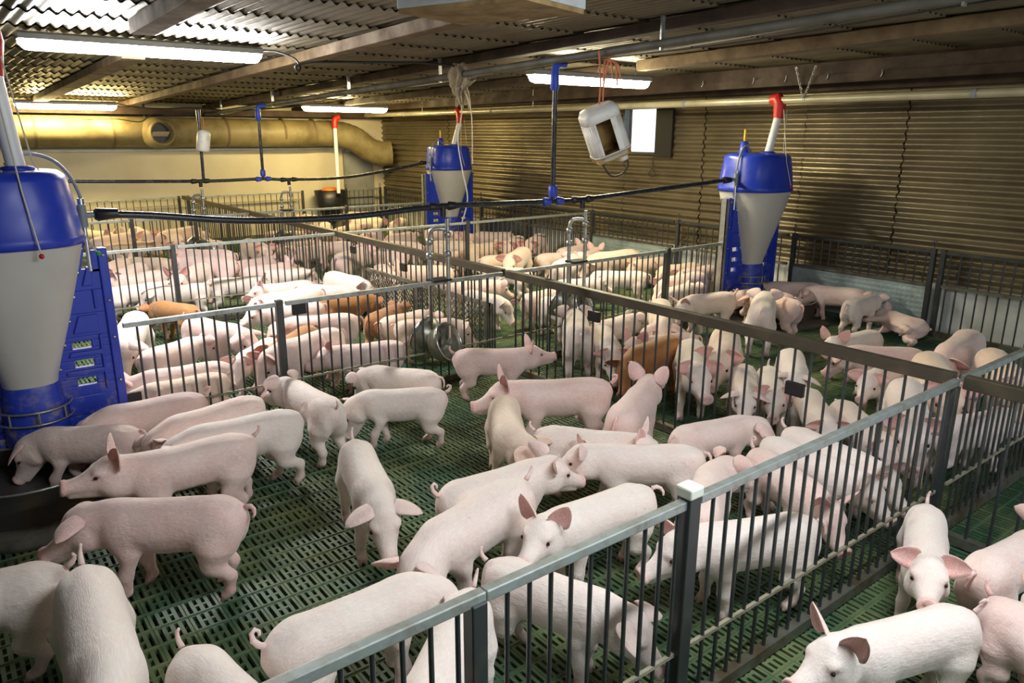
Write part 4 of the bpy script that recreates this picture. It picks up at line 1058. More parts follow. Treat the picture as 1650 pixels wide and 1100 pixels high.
PIGS = [
    (0.423, 4.03, 147.1, 0.82, 50.0, 10.0, 0.0, 'down', 'hang', 'pink', 0, 0.0, 'pigs in the near pen', 'pink pig with its head down in the round trough under the big blue feeder'),
    (0.745, 4.153, 177.0, 0.888, 52.0, 0.0, 8.0, 'down', 'curl', 'pink', 0, 0.0, 'pigs in the near pen', 'long-backed pig feeding beside the blue feeder panel, curly tail raised toward the fence'),
    (0.971, 3.81, -169.4, 0.907, 48.0, 10.0, 0.0, 'flop', 'up', 'pink', 0, 0.0, 'pigs in the near pen', 'pig with lowered head and two floppy ears between two pigs at the trough'),
    (1.026, 3.536, 173.8, 0.932, 44.0, 6.0, 0.0, 'out', 'curl', 'white', 0, 0.0, 'pigs in the near pen', 'white pig in line for the trough beside the pig with pricked ears'),
    (0.723, 3.36, 175.9, 0.932, -8.0, 0.0, 0.0, 'up', 'up', 'pink', 0, 0.0, 'pigs in the near pen', 'pink pig with pricked ears looking along the trough edge'),
    (0.517, 2.871, 143.7, 0.937, 22.0, 10.0, 0.0, 'flop', 'side', 'rosy', 0, 0.0, 'pigs in the near pen', 'pink pig walking along the trough edge with lowered snout and drooping ears'),
    (-0.133, 2.708, 166.9, 0.9, 20.0, 0.0, 0.0, 'out', 'up', 'white', 0, 0.0, 'pigs in the near pen', 'cut-off white rump at the frame edge beside the trough-edge walker'),
    (0.193, 2.14, -93.6, 1.04, 30.0, -14.0, 0.0, 'down', 'up', 'white', 0, 0.0, 'pigs in the near pen', 'broad white back seen from the tail end with floppy ears at the bottom edge'),
    (0.442, 1.71, -78.3, 0.85, 15.0, 0.0, 0.0, 'out', 'up', 'white', 0, 0.0, 'pigs in the near pen', 'round white rump with a stubby raised tail poking in at the bottom edge'),
    (0.883, 1.858, 2.8, 0.902, 55.0, -25.0, 0.0, 'down', 'curl', 'white', 0, 0.0, 'pigs in the near pen', 'large white pig with lowered head right behind the front rail, curled tail out'),
    (1.417, 2.083, -166.3, 0.983, 50.0, 12.0, 4.0, 'out', 'up', 'white', 0, 0.0, 'pigs in the near pen', 'long pale pig stretched out with lowered head, ear sticking sideways over the slats'),
    (0.941, 1.513, -140.8, 0.9, 20.0, 0.0, 0.0, 'out', 'up', 'white', 0, 0.0, 'pigs in the near pen', 'white pig seen from its raised tail, right behind the front rail'),
    (1.448, 1.579, -68.8, 0.82, 30.0, 0.0, 0.0, 'down', 'up', 'white', 0, 0.0, 'pigs in the near pen', 'big white pig walking down behind the front bars with its legs showing'),
    (1.876, 1.9, 173.9, 0.872, -2.0, 25.0, 6.0, 'up', 'side', 'white', 0, 0.0, 'pigs in the near pen', 'white pig looking toward the camera over another back, pink ears wide apart'),
    (2.211, 1.43, 153.5, 0.858, 16.0, 5.0, 0.0, 'out', 'hang', 'white', 0, 0.0, 'pigs in the near pen', 'white pig with its snout behind the fence post with the white plastic cap'),
    (1.314, 2.678, -105.9, 0.94, 34.0, 0.0, 0.0, 'flop', 'up', 'white', 0, 0.0, 'pigs in the near pen', 'white pig facing forward with hanging head in the open middle of the slats'),
    (1.527, 3.797, 92.4, 0.91, 10.0, 18.0, 0.0, 'out', 'up', 'white', 0, 0.0, 'pigs in the near pen', 'white pig turned away toward the second fence post, both ears seen from behind'),
    (1.942, 3.572, 147.3, 0.82, 58.0, -8.0, 0.0, 'out', 'curl', 'white', 0, 0.0, 'pigs in the near pen', 'white pig standing side-on with nose on the slats and curled tail, clear floor around it'),
    (2.156, 3.925, 122.5, 0.82, 48.0, -5.0, 0.0, 'out', 'hang', 'white', 0, 0.0, 'pigs in the near pen', 'pale pig rooting against the second fence behind the white side-on pig'),
    (2.916, 3.888, -33.3, 0.823, -8.0, 10.0, 0.0, 'up', 'up', 'rosy', 1, 0.0, 'pigs in the near pen', 'pink pig standing beside the round metal drinker, looking up with big ears'),
    (2.661, 3.032, 147.7, 0.947, 6.0, 4.0, 0.0, 'up', 'curl', 'pink', 0, 0.0, 'pigs in the near pen', 'slender pink pig standing side-on with its tail curled and snout out over the clear slats'),
    (2.149, 2.791, -120.1, 0.93, 35.0, 40.0, 20.0, 'flop', 'hang', 'tan', 0, 0.0, 'pigs in the near pen', "cream pig standing front-on with its head bent aside over a neighbour's rump"),
    (2.418, 2.435, -50.0, 0.82, 2.0, -10.0, 0.0, 'up', 'up', 'white', 0, 0.0, 'pigs in the near pen', 'white pig with raised pink ear squeezed between the cream pig and the side-on white pig'),
    (2.888, 2.602, 27.9, 0.952, -5.0, -5.0, 0.0, 'up', 'hang', 'rosy', 0, 0.0, 'pigs in the near pen', 'pink pig seen from behind with two tall ears lifted toward the divider bars'),
    (2.425, 2.159, 139.8, 0.854, 8.0, 0.0, 0.0, 'out', 'hang', 'white', 0, 0.0, 'pigs in the near pen', 'white side-on pig nose to nose with the pale curly-tailed pig in the near pen'),
    (1.766, 2.316, -1.0, 0.879, 12.0, -10.0, 0.0, 'back', 'curl', 'white', 0, 0.0, 'pigs in the near pen', 'pale pig with a curled tail whose snout touches the big side-on white pig'),
    (3.021, 2.15, -11.8, 0.82, 20.0, -35.0, -10.0, 'flop', 'hang', 'pink', 0, 0.0, 'pigs in the near pen', 'pink pig pushed up against the divider bars, head turned to its neighbour'),
    (2.431, 1.751, 28.8, 0.86, 16.0, -40.0, 0.0, 'out', 'hang', 'pink', 0, 0.0, 'pigs in the near pen', 'pink pig seen from behind whose ear points at the divider bars'),
    (2.797, 1.59, -112.0, 0.82, 28.0, 0.0, 0.0, 'up', 'curl', 'pink', 0, 0.0, 'pigs in the near pen', 'rosy pig heading down beside the front bars with its ear behind a bar'),
    (3.045, 1.615, -92.7, 0.82, 24.0, 0.0, 0.0, 'out', 'up', 'white', 0, 0.0, 'pigs in the near pen', 'long white back running down beside the pink pig at the front bars'),
    (3.212, 1.619, -97.5, 0.829, 22.0, 0.0, 0.0, 'out', 'up', 'white', 0, 0.0, 'pigs in the near pen', 'white pig by the divider with its ears against the front fence bars'),
    (4.158, 1.387, -19.5, 0.82, 8.0, 0.0, 0.0, 'flop', 'hang', 'white', 0, 0.0, 'pigs in the wall-side pen', 'white rump seen through the front bars close to the divider corner'),
    (2.717, 0.986, -155.5, 0.82, -8.0, 0.0, 0.0, 'out', 'up', 'white', 0, 0.0, 'pigs outside the front fence', 'white pig facing the camera outside the front fence, pink ears wide'),
    (2.901, 0.749, -6.2, 0.85, 0.0, 10.0, 0.0, 'out', 'hang', 'pink', 0, 0.0, 'pigs outside the front fence', 'pink rump and lifted ear at the frame edge beside the camera-facing pig'),
    (2.098, 0.803, 159.9, 0.82, 2.0, 6.0, 4.0, 'up', 'curl', 'white', 0, 0.0, 'pigs outside the front fence', 'large white pig with tall ears and snout out at the bottom corner'),
    (2.601, 0.353, -101.3, 0.82, 10.0, 0.0, 0.0, 'out', 'up', 'tan', 0, 0.0, 'pigs outside the front fence', 'cream back with an upright tail at the frame edge behind the large corner pig'),
    (2.394, 0.446, -116.3, 0.8, 20.0, 0.0, 0.0, 'out', 'up', 'rosy', 0, 0.0, 'pigs outside the front fence', 'rosy pig in the shade half hidden behind the large corner pig'),
    (1.036, 5.84, -111.8, 1.06, 46.0, 5.0, 0.0, 'flop', 'hang', 'white', 1, 0.0, 'pigs in the second pen', 'white pig nosing down behind the end of the second fence by the feeder panel'),
    (1.558, 6.723, 112.9, 0.829, 40.0, 10.0, 0.0, 'out', 'hang', 'brown', 1, 0.0, 'pigs in the second pen', 'brown pig turned from the fence end with its tail toward the camera'),
    (1.228, 5.388, 30.3, 0.82, 25.0, -20.0, 0.0, 'out', 'hang', 'rosy', 1, 0.0, 'pigs in the second pen', 'round pink rump with hanging tail on the clear slats behind the second fence'),
    (1.578, 5.554, -67.6, 0.97, 26.0, 0.0, 0.0, 'flop', 'up', 'rosy', 1, 0.0, 'pigs in the second pen', 'rosy side-on pig standing behind the second fence with a low-held head'),
    (1.069, 4.7, 170.8, 0.865, 34.0, 0.0, 0.0, 'up', 'curl', 'pink', 0, 0.0, 'pigs in the second pen', 'pink pig with raised ears heading to the feeder panel behind the second fence'),
    (1.011, 4.512, 176.6, 0.82, 42.0, 0.0, 0.0, 'out', 'up', 'tan', 0, 0.0, 'pigs in the second pen', 'cream back in front of the raised-ear pig against the second fence'),
    (1.647, 4.991, -137.8, 0.8, 20.0, 8.0, 0.0, 'out', 'hang', 'white', 1, 0.0, 'pigs in the second pen', 'white pig with its face next to the second fence post'),
    (1.935, 5.028, -141.1, 0.88, 24.0, 10.0, 0.0, 'out', 'side', 'brown', 1, 0.0, 'pigs in the second pen', 'ginger pig with pink ears nosing the second fence mid rail'),
    (2.252, 4.565, 162.0, 0.82, 5.0, 8.0, 0.0, 'up', 'curl', 'rosy', 1, 0.0, 'pigs in the second pen', 'pink pig with a tall ear facing the second fence bars near the drinker'),
    (2.245, 5.351, 158.1, 0.935, 34.0, 8.0, 0.0, 'flop', 'hang', 'pink', 1, 0.0, 'pigs in the second pen', 'pink pig lowering its head behind the second fence, ear drooping over its face'),
    (1.894, 4.752, -161.5, 0.99, 38.0, 0.0, 0.0, 'out', 'hang', 'pink', 1, 0.0, 'pigs in the second pen', 'pale back showing between the ginger pig and the pig lowering its head'),
    (2.983, 5.183, 11.2, 0.82, 38.0, 0.0, 0.0, 'out', 'side', 'tan', 1, 0.0, 'pigs in the second pen', 'tan rump with a short tail beside the drinker pipes'),
    (3.013, 4.875, -24.7, 0.82, 34.0, -10.0, 0.0, 'out', 'hang', 'tan', 1, 0.0, 'pigs in the second pen', 'tan pig with two ears behind the drinker bowl in the second pen'),
    (2.903, 5.433, 35.1, 0.82, 20.0, 0.0, 0.0, 'out', 'hang', 'brown', 1, 0.0, 'pigs in the second pen', 'brown rump of a pig facing the mesh gate'),
    (2.908, 6.127, -10.2, 0.82, 42.0, 0.0, 0.0, 'out', 'hang', 'brown', 1, 0.0, 'pigs in the second pen', "brown pig half hidden under a pink pig's head in the second pen"),
    (2.942, 6.66, -46.9, 0.82, 38.0, -8.0, 0.0, 'flop', 'hang', 'rosy', 1, 0.0, 'pigs in the second pen', "rosy pig resting its head over the brown pig's back"),
    (3.199, 6.732, -79.6, 0.964, 32.0, 0.0, 0.0, 'out', 'hang', 'white', 2, 0.0, 'pigs in the second pen', 'high white back behind the pig resting on the brown one'),
    (2.406, 6.313, -170.7, 0.978, 28.0, 0.0, 0.0, 'out', 'hang', 'white', 1, 0.0, 'pigs in the second pen', 'long white back stretched behind the rosy pig with the fence tag'),
    (2.312, 6.06, 165.6, 0.838, 12.0, 6.0, 0.0, 'up', 'hang', 'rosy', 1, 0.0, 'pigs in the second pen', 'rosy pig with one tall ear behind the black tag of the second fence'),
    (2.651, 7.023, 176.3, 0.82, 4.0, 5.0, 0.0, 'up', 'hang', 'rosy', 1, 0.0, 'pigs in the second pen', 'rosy pig face to face with a white pig in the second pen'),
    (2.387, 7.568, -10.9, 0.82, 18.0, -10.0, 0.0, 'up', 'hang', 'white', 2, 0.0, 'pigs behind the third fence', 'white pig standing in profile nose to nose with a rosy pig'),
    (1.794, 7.51, 173.5, 0.82, 22.0, 8.0, 0.0, 'flop', 'curl', 'white', 1, 0.0, 'pigs behind the third fence', 'white side-on pig at the third fence post, head low with a pink ear'),
    (1.5, 7.8, 12.9, 0.82, 18.0, 0.0, 0.0, 'out', 'hang', 'white', 1, 0.0, 'pigs behind the third fence', 'white pig whose face touches the white pig by the third fence post'),
    (1.643, 8.43, -174.5, 0.82, 12.0, 5.0, 0.0, 'up', 'hang', 'pink', 2, 0.0, 'pigs behind the third fence', 'pink pig with a small upright ear just inside the third fence'),
    (2.06, 7.979, -130.7, 1.01, 12.0, 5.0, 0.0, 'up', 'hang', 'pink', 2, 0.0, 'pigs behind the third fence', 'pink pig with both ears up leaning on the white pig by the third fence'),
    (1.626, 8.761, -131.5, 0.879, 26.0, 0.0, 0.0, 'out', 'hang', 'pink', 2, 0.0, 'pigs behind the third fence', 'middle pink back of three packed along the third fence'),
    (1.532, 9.027, -124.4, 0.943, 26.0, 0.0, 0.0, 'out', 'hang', 'tan', 2, 0.0, 'pigs behind the third fence', 'tan back closest to the feeder panel along the third fence'),
    (1.971, 9.426, 131.5, 0.82, 18.0, 0.0, 0.0, 'up', 'hang', 'tan', 2, 0.0, 'pigs behind the third fence', 'cream pig with upright ears among backs along the third fence'),
    (2.508, 9.034, 134.0, 1.036, 12.0, 0.0, 0.0, 'up', 'hang', 'rosy', 2, 0.0, 'pigs behind the third fence', 'rosy pig standing behind others with a single pricked ear, far side of the third fence'),
    (2.36, 8.443, 126.6, 1.037, 20.0, 0.0, 0.0, 'out', 'hang', 'rosy', 2, 0.0, 'pigs behind the third fence', 'rosy long back just below the pricked-ear pig along the third fence'),
    (2.944, 8.613, 20.7, 0.82, 6.0, 0.0, 0.0, 'up', 'hang', 'rosy', 2, 0.0, 'pigs behind the third fence', 'rosy pig with both ears up gazing along the third fence'),
    (2.905, 8.054, 6.6, 0.848, 2.0, 0.0, 0.0, 'up', 'hang', 'rosy', 2, 0.0, 'pigs behind the third fence', 'rosy pig with a pale face and tall ears near the middle of the second pen'),
    (2.981, 7.725, -26.8, 0.82, 22.0, 0.0, 0.0, 'out', 'hang', 'white', 2, 0.0, 'pigs behind the third fence', 'white pig just short of the divider behind the third fence'),
    (3.826, 9.174, -166.0, 0.82, 14.0, 0.0, 0.0, 'out', 'hang', 'pink', 2, 0.0, 'pigs in the third wall-side pen', 'pink pig standing close to the divider rail in the second pen'),
    (3.823, 7.907, 37.5, 1.06, 14.0, 0.0, 0.0, 'out', 'hang', 'rosy', 2, 0.0, 'pigs in the third wall-side pen', 'rosy back pressed against the divider above the mesh gate'),
    (4.414, 8.202, 147.4, 0.82, 20.0, 10.0, 0.0, 'up', 'hang', 'rosy', 2, 0.0, 'pigs in the third wall-side pen', 'rosy pig standing with its legs visible beyond the mesh gate'),
    (3.561, 6.589, -106.4, 1.06, 38.0, 0.0, 0.0, 'out', 'hang', 'rosy', 2, 0.0, 'pigs in the middle wall-side pen', 'rosy pig with lowered face at the end post of the mesh gate'),
    (4.071, 6.767, 134.9, 0.948, 20.0, 0.0, 0.0, 'up', 'hang', 'tan', 2, 0.0, 'pigs in the middle wall-side pen', 'tan pig with a small upright ear standing behind the drinker pipes'),
    (4.185, 5.923, -15.4, 0.846, 22.0, 0.0, 0.0, 'out', 'hang', 'rosy', 1, 0.0, 'pigs in the middle wall-side pen', 'rosy long back directly under the divider rail near the drinker'),
    (3.94, 5.416, -80.9, 0.82, 36.0, 0.0, 0.0, 'out', 'hang', 'white', 1, 0.0, 'pigs in the middle wall-side pen', 'white pig bending its head behind the mesh gate end'),
    (4.911, 6.402, 115.3, 0.82, 34.0, 0.0, 0.0, 'out', 'hang', 'white', 2, 0.0, 'pigs in the middle wall-side pen', 'white standing pig whose leg shows on the green slats beyond the divider'),
    (5.396, 7.122, -2.5, 0.82, 20.0, 0.0, 0.0, 'out', 'hang', 'tan', 2, 0.0, 'pigs in the middle wall-side pen', 'tan pig leaning over others by the third fence'),
    (5.354, 6.758, -143.3, 1.06, 20.0, 0.0, 0.0, 'out', 'hang', 'tan', 2, 0.0, 'pigs in the middle wall-side pen', 'golden back behind the leaning tan pig'),
    (6.043, 6.851, -1.9, 0.82, 22.0, 0.0, 0.0, 'out', 'hang', 'pink', 2, 0.0, 'pigs in the middle wall-side pen', 'pink rump with drooping tail in front of the galvanised pipes'),
    (5.455, 6.012, 32.9, 1.06, 14.0, 0.0, 0.0, 'out', 'hang', 'white', 2, 0.0, 'pigs in the middle wall-side pen', 'cream white pig passing behind the twin galvanised pipes'),
    (6.532, 7.092, 13.3, 0.839, -10.0, 0.0, 0.0, 'up', 'hang', 'rosy', 2, 0.0, 'pigs in the middle wall-side pen', 'pink pig climbing on others with lifted snout below the wall fence'),
    (6.35, 6.575, 29.8, 0.895, -5.0, 0.0, 0.0, 'up', 'hang', 'rosy', 2, 0.0, 'pigs in the middle wall-side pen', 'rosy pig with upright ears jostling next to the climbing pig'),
    (6.217, 6.071, 172.1, 1.047, 32.0, 0.0, 0.0, 'flop', 'hang', 'tan', 2, 0.0, 'pigs in the middle wall-side pen', 'tan pig rooting along the wall panel with head in shade'),
    (6.608, 5.852, 174.8, 0.82, 32.0, 0.0, 0.0, 'out', 'hang', 'tan', 2, 0.0, 'pigs in the middle wall-side pen', 'tan back close to the wall panel behind the standing white pig'),
    (6.593, 5.388, 167.2, 0.82, 14.0, 20.0, 0.0, 'up', 'hang', 'tan', 2, 0.0, 'pigs in the middle wall-side pen', 'tan pig with a white face peering past the fence post'),
    (5.739, 5.476, 136.8, 0.82, 12.0, 0.0, 0.0, 'flop', 'hang', 'white', 2, 0.0, 'pigs in the middle wall-side pen', 'white pig standing side-on on the bright slats beyond the drinker'),
    (5.085, 5.42, -11.3, 0.82, 14.0, -15.0, 0.0, 'out', 'hang', 'white', 2, 0.0, 'pigs in the middle wall-side pen', 'white pig facing the standing white pig, pink snout toward the divider'),
    (5.562, 4.53, 9.3, 0.859, 20.0, 0.0, 0.0, 'out', 'hang', 'white', 1, 0.0, 'pigs in the middle wall-side pen', 'white pig at the foot of the fence leading to the small blue feeder'),
    (5.84, 4.723, 180.0, 0.962, 30.0, 0.0, 0.0, 'out', 'hang', 'pink', 2, 0.0, 'pigs in the middle wall-side pen', 'pink back against the fence beside the steel post of the feeder'),
    (6.594, 5.135, 176.9, 0.82, 22.0, 0.0, 0.0, 'out', 'hang', 'rosy', 2, 0.0, 'pigs in the middle wall-side pen', 'rosy back furthest up beside the steel feeder post'),
    (5.455, 4.129, 163.3, 0.861, 38.0, 14.0, 0.0, 'up', 'curl', 'white', 1, 0.0, 'pigs in the wall-side pen', "white pig standing by the small feeder's trough with its head toward the divider"),
    (4.467, 3.791, -136.0, 1.06, 38.0, 0.0, 0.0, 'flop', 'hang', 'tan', 1, 0.0, 'pigs in the wall-side pen', 'cream pig facing down with head at the slats beside the divider rail'),
    (3.7, 3.944, 51.3, 1.06, 20.0, 0.0, 0.0, 'out', 'hang', 'white', 1, 0.0, 'pigs in the wall-side pen', 'white pig seen from behind standing along the divider near the drinker'),
    (4.451, 5.211, 12.3, 0.82, 26.0, 0.0, 0.0, 'out', 'hang', 'pink', 1, 0.0, 'pigs in the middle wall-side pen', "pink pig behind the second drinker's upright bowl"),
    (4.256, 4.754, -98.8, 0.82, 40.0, 0.0, 0.0, 'out', 'hang', 'white', 1, 0.0, 'pigs in the middle wall-side pen', 'white pig drinking behind the dark drinker bowl'),
    (3.679, 3.611, -126.1, 0.92, 30.0, 0.0, 0.0, 'out', 'up', 'white', 1, 0.0, 'pigs in the wall-side pen', 'white pig with stubby tail walking down below the dark drinker bowl'),
    (4.196, 4.034, 8.9, 0.82, 14.0, -10.0, 0.0, 'out', 'hang', 'white', 1, 0.0, 'pigs in the wall-side pen', 'white pig with a pink ear under the black tag of the divider'),
    (4.084, 3.451, 158.8, 0.82, -2.0, 30.0, 0.0, 'up', 'hang', 'pink', 1, 0.0, 'pigs in the wall-side pen', 'pink pig staring at the camera through the divider bars, both ears up'),
    (3.752, 3.264, -173.8, 0.932, 50.0, 10.0, 0.0, 'out', 'hang', 'brown', 1, 0.0, 'pigs in the wall-side pen', 'big brown pig with its head down behind the divider bars'),
    (3.73, 2.889, -139.0, 1.008, 8.0, 15.0, 0.0, 'out', 'up', 'white', 1, 0.0, 'pigs in the wall-side pen', 'white pig in front of the brown pig with one ear flung out'),
    (4.079, 2.91, -145.7, 1.06, 16.0, -8.0, 0.0, 'out', 'hang', 'tan', 1, 0.0, 'pigs in the wall-side pen', 'cream pig walking forward on open slats behind the divider'),
    (3.734, 2.496, -143.5, 0.842, 16.0, 0.0, 0.0, 'flop', 'hang', 'white', 0, 0.0, 'pigs in the wall-side pen', 'white pig with low head and wide pink ears at the foot of the divider bars'),
    (3.858, 2.389, -141.6, 0.82, 6.0, -6.0, 0.0, 'out', 'up', 'white', 0, 0.0, 'pigs in the wall-side pen', 'white pig with a pink snout resting at the divider bars'),
    (4.189, 2.453, -143.3, 0.915, 10.0, -12.0, 0.0, 'flop', 'hang', 'white', 1, 0.0, 'pigs in the wall-side pen', 'white pig behind the snout-resting one, ear stretched to the side'),
    (3.679, 1.989, -136.7, 0.82, 24.0, 0.0, 0.0, 'out', 'hang', 'white', 0, 0.0, 'pigs in the wall-side pen', 'white rump pointing at the divider, head hidden by the front rail'),
    (3.671, 1.732, -126.3, 0.82, 30.0, 0.0, 0.0, 'out', 'hang', 'white', 0, 0.0, 'pigs in the wall-side pen', 'small white shoulder rising behind the front rail near the divider end'),
    (4.605, 2.096, -174.5, 0.82, 4.0, 10.0, 0.0, 'out', 'hang', 'white', 1, 0.0, 'pigs in the wall-side pen', 'white pig with dark eye looking out over the front rail'),
    (5.038, 2.333, 129.1, 0.82, 36.0, 0.0, 0.0, 'flop', 'hang', 'rosy', 1, 0.0, 'pigs in the wall-side pen', 'pink side-on pig nosing the slats with its thin tail hanging'),
    (5.225, 2.624, 169.6, 0.82, -6.0, 25.0, 0.0, 'up', 'up', 'white', 1, 0.0, 'pigs in the wall-side pen', 'white pig with large pricked ears behind the side-on pink pig'),
    (5.325, 1.947, -171.7, 1.06, 44.0, 0.0, 0.0, 'out', 'hang', 'pink', 1, 0.0, 'pigs in the wall-side pen', 'pink pig with bowed head at the white wall plinth'),
    (4.964, 1.537, -145.3, 1.06, 20.0, 0.0, 0.0, 'out', 'hang', 'tan', 0, 0.0, 'pigs in the wall-side pen', 'tan back running down behind the front bars at the frame edge'),
    (4.559, 1.749, -146.9, 1.06, 20.0, 0.0, 0.0, 'out', 'hang', 'tan', 0, 0.0, 'pigs in the wall-side pen', 'tan pig next to the edge one, striped by the front bars'),
    (3.89, 1.607, -151.6, 1.06, 20.0, 0.0, 0.0, 'out', 'hang', 'white', 0, 0.0, 'pigs in the wall-side pen', 'white pig striped by the front bars beyond the divider corner'),
    (5.885, 3.715, 78.7, 0.874, 36.0, 0.0, 0.0, 'flop', 'hang', 'rosy', 1, 0.0, 'pigs in the wall-side pen', "rosy pig standing at the small feeder's trough with visible front leg"),
    (6.09, 3.968, 111.5, 0.8, 36.0, 0.0, 0.0, 'out', 'hang', 'rosy', 1, 0.0, 'pigs in the wall-side pen', 'second pink back from the steel post at the small feeder'),
    (6.734, 4.065, 124.9, 0.78, 36.0, 0.0, 0.0, 'out', 'hang', 'pink', 2, 0.0, 'pigs in the wall-side pen', 'grey-pink back closest to the wall panel at the small feeder'),
    (6.777, 3.649, 109.1, 0.82, 34.0, 25.0, 0.0, 'flop', 'hang', 'pink', 1, 0.0, 'pigs in the wall-side pen', 'grey-pink pig by the wall panel whose face shows over a rosy rump'),
    (5.425, 3.519, 31.2, 1.06, 30.0, 0.0, 0.0, 'out', 'hang', 'white', 1, 0.0, 'pigs in the wall-side pen', 'white rump seen from directly behind at the small feeder'),
    (6.559, 3.243, 2.8, 0.82, 20.0, 0.0, 0.0, 'out', 'hang', 'white', 1, 0.0, 'pigs in the wall-side pen', 'white pig standing angled to the wall panel, tail toward the camera'),
    (6.47, 3.061, 62.9, 0.82, 5.0, 0.0, 0.0, 'out', 'hang', 'rosy', 1, 72.0, 'pigs in the wall-side pen', 'rosy pig lying against the wall panel with a stretched hind leg'),
    (1.95, 12.367, -58.5, 0.871, 20.0, 0.0, 0.0, 'up', 'hang', 'tan', 2, 0.0, 'pigs in the far feeder-side pen', 'yellowish pig beside the feeder tee beyond the third fence'),
    (1.906, 11.028, 40.0, 1.06, 14.0, 0.0, 0.0, 'up', 'hang', 'tan', 2, 0.0, 'pigs in the far feeder-side pen', 'yellowish pig with red ears heading for a pale rump in the far pen'),
    (2.369, 11.534, -87.6, 1.06, 20.0, 0.0, 0.0, 'out', 'hang', 'tan', 2, 0.0, 'pigs in the far feeder-side pen', 'pale yellow rump standing tall among the far feeder-side pigs'),
    (2.059, 10.761, 10.5, 0.865, 20.0, 0.0, 0.0, 'out', 'hang', 'tan', 2, 0.0, 'pigs in the far feeder-side pen', 'low yellowish back in front of the far feeder-side pigs'),
    (2.8, 11.258, -150.7, 1.06, 38.0, 0.0, 0.0, 'out', 'hang', 'tan', 2, 0.0, 'pigs in the far feeder-side pen', 'tan pig with head down in front of a far fence post'),
    (2.53, 10.314, -101.7, 1.06, 25.0, 0.0, 0.0, 'out', 'hang', 'pink', 2, 0.0, 'pigs in the far feeder-side pen', 'small pink rump standing below the head-down tan pig'),
    (2.9, 10.91, -115.7, 0.85, 25.0, 0.0, 0.0, 'out', 'hang', 'tan', 2, 0.0, 'pigs in the far feeder-side pen', 'yellow flank beside the far drinker'),
    (3.039, 11.722, 143.8, 0.82, 22.0, 0.0, 0.0, 'out', 'hang', 'tan', 2, 0.0, 'pigs in the far feeder-side pen', 'low golden back far behind the drinker pipes'),
    (3.063, 10.61, 99.8, 0.8, 25.0, 0.0, 0.0, 'out', 'hang', 'pink', 2, 0.0, 'pigs in the far feeder-side pen', 'pink flank at the far drinker bowl'),
    (3.218, 9.327, -89.5, 1.06, 25.0, 0.0, 0.0, 'out', 'hang', 'tan', 2, 0.0, 'pigs behind the third fence', 'golden pig leaning along the far divider'),
    (3.687, 9.358, 33.5, 0.82, 25.0, 0.0, 0.0, 'out', 'hang', 'tan', 2, 0.0, 'pigs in the third wall-side pen', 'round tan rump at the third fence middle post'),
    (5.347, 12.577, 96.5, 0.881, 25.0, 0.0, 0.0, 'out', 'hang', 'tan', 2, 0.0, 'pigs near the end wall', 'golden pig standing near the black tub'),
    (4.628, 10.524, -126.6, 1.06, 25.0, 0.0, 0.0, 'out', 'hang', 'rosy', 2, 0.0, 'pigs near the end wall', 'rosy pig huddled in front of the black tub'),
    (6.383, 12.783, 136.5, 0.82, 15.0, 0.0, 0.0, 'out', 'hang', 'tan', 2, 0.0, 'pigs near the end wall', 'long golden back behind the fourth fence post'),
    (4.868, 10.142, 38.7, 1.06, 25.0, 0.0, 0.0, 'out', 'hang', 'tan', 2, 0.0, 'pigs near the end wall', 'golden pig huddled near the fourth fence'),
    (6.031, 11.845, 140.0, 0.82, 25.0, 0.0, 0.0, 'out', 'hang', 'tan', 2, 0.0, 'pigs near the end wall', 'golden back against the fourth fence beside the back feeder'),
    (4.861, 9.429, -135.1, 1.06, 25.0, 0.0, 0.0, 'out', 'hang', 'pink', 2, 0.0, 'pigs in the third wall-side pen', 'pale pink flank under the fourth fence'),
    (5.821, 10.37, -134.6, 1.06, 10.0, 0.0, 0.0, 'up', 'hang', 'tan', 2, 0.0, 'pigs near the end wall', 'golden pig with ears up beside the back feeder post'),
    (5.461, 9.63, 17.2, 0.82, 25.0, 0.0, 0.0, 'out', 'hang', 'pink', 2, 0.0, 'pigs in the third wall-side pen', 'pink back by the third fence near the mesh gate'),
    (4.973, 8.721, 113.3, 0.858, 15.0, 0.0, 0.0, 'out', 'hang', 'pink', 2, 0.0, 'pigs in the third wall-side pen', 'pink back behind the divider before the back feeder'),
    (6.046, 9.42, -71.7, 0.873, 30.0, 0.0, 0.0, 'out', 'hang', 'rosy', 2, 0.0, 'pigs in the third wall-side pen', 'dusky pink pig standing at the back feeder trough'),
    (6.256, 9.084, 73.4, 0.82, 20.0, 0.0, 0.0, 'out', 'hang', 'pink', 2, 0.0, 'pigs in the third wall-side pen', 'dusky pink rump next to the back feeder'),
    (5.601, 8.474, -38.9, 0.82, 20.0, 0.0, 0.0, 'out', 'hang', 'tan', 2, 0.0, 'pigs in the third wall-side pen', 'wide tan back under the drinker elbow'),
    (4.972, 7.675, -155.8, 0.82, 30.0, 0.0, 0.0, 'out', 'hang', 'pink', 2, 0.0, 'pigs in the third wall-side pen', 'pale shoulder between the two drinker pipes'),
    (6.625, 8.917, -37.1, 0.82, 14.0, 0.0, 0.0, 'out', 'hang', 'rosy', 2, 0.0, 'pigs in the third wall-side pen', 'rosy back along the wall by the hanging white cord'),
    (5.493, 7.605, 12.7, 1.003, 18.0, 0.0, 0.0, 'out', 'hang', 'tan', 2, 0.0, 'pigs in the third wall-side pen', 'tan pig in a row below the rosy wall pig'),
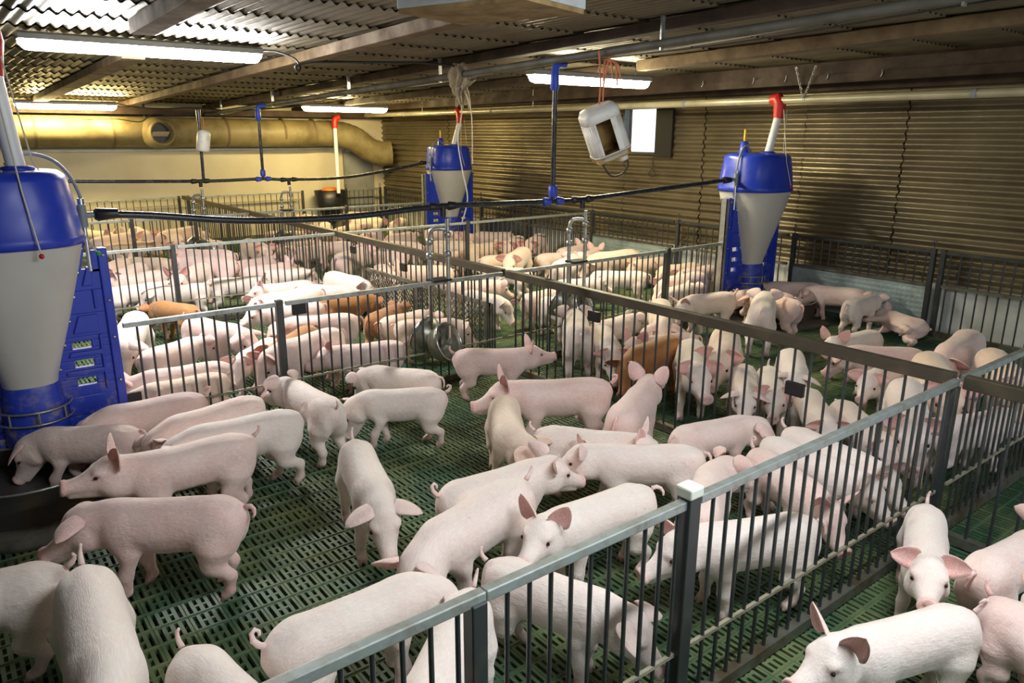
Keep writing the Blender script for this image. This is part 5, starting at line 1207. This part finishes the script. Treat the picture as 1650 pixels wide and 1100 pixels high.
    (5.957, 7.586, -142.8, 1.06, 30.0, 0.0, 0.0, 'out', 'hang', 'rosy', 2, 0.0, 'pigs in the third wall-side pen', 'rosy pig crowded at the third fence near the wall'),
    (6.303, 7.578, -144.0, 1.06, 30.0, 0.0, 0.0, 'out', 'hang', 'rosy', 2, 0.0, 'pigs in the third wall-side pen', 'rosy rump crowded in the far wall corner of the third fence'),
    (4.191, 10.839, -26.0, 0.82, 20.0, 0.0, 0.0, 'out', 'hang', 'tan', 2, 0.0, 'pigs near the end wall', 'golden back seen just under the long black hose'),
    (3.921, 9.685, 1.0, 0.82, 20.0, 0.0, 0.0, 'out', 'hang', 'pink', 2, 0.0, 'pigs in the third wall-side pen', 'pink back along the divider by the third fence crossing'),
    (4.255, 9.401, 145.8, 0.82, 15.0, 0.0, 0.0, 'out', 'hang', 'pink', 2, 0.0, 'pigs in the third wall-side pen', 'dull pink back right under the divider by the third fence'),
]
# ------------------------------------------------------------------ the pigs: name, place, heading, size, head pitch and turn, bend, ears, tail, coat, label
CATS = 'pig'
def build_pigs():
    proto = {}
    for k, (x, y, deg, s, hp, hy, bd, ears, tail, coat, near, roll, grp, label) in enumerate(PIGS):
        rng = random.Random(k*17 + 3)
        gait = [(0, 0, 0, 0), (14, -12, -12, 12), (-12, 14, 10, -14), (8, -6, -4, 10), (-6, 4, 12, -6)][rng.randrange(5)]
        if roll: gait = (35, 20, -30, -45)
        h = (.0085, .0115, .016)[near]
        key = None if near == 0 else (near, round(hp/12), round(hy/20), ears, tail, gait, roll)
        if key is None or key not in proto:
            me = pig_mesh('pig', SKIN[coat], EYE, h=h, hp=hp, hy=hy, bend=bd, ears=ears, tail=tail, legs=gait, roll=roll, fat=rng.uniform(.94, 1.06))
            if key is not None: proto[key] = me
        else:
            me = proto[key]
        o = bpy.data.objects.new('pig', me); COL.objects.link(o)
        o.location = (x, y, 0); o.rotation_euler = (0, 0, math.radians(deg)); o.scale = (s, s, s)
        if me.materials[0] != SKIN[coat]:
            o.material_slots[0].link = 'OBJECT'; o.material_slots[0].material = SKIN[coat]
        tag(o, label, 'pig', grp)
build_pigs()
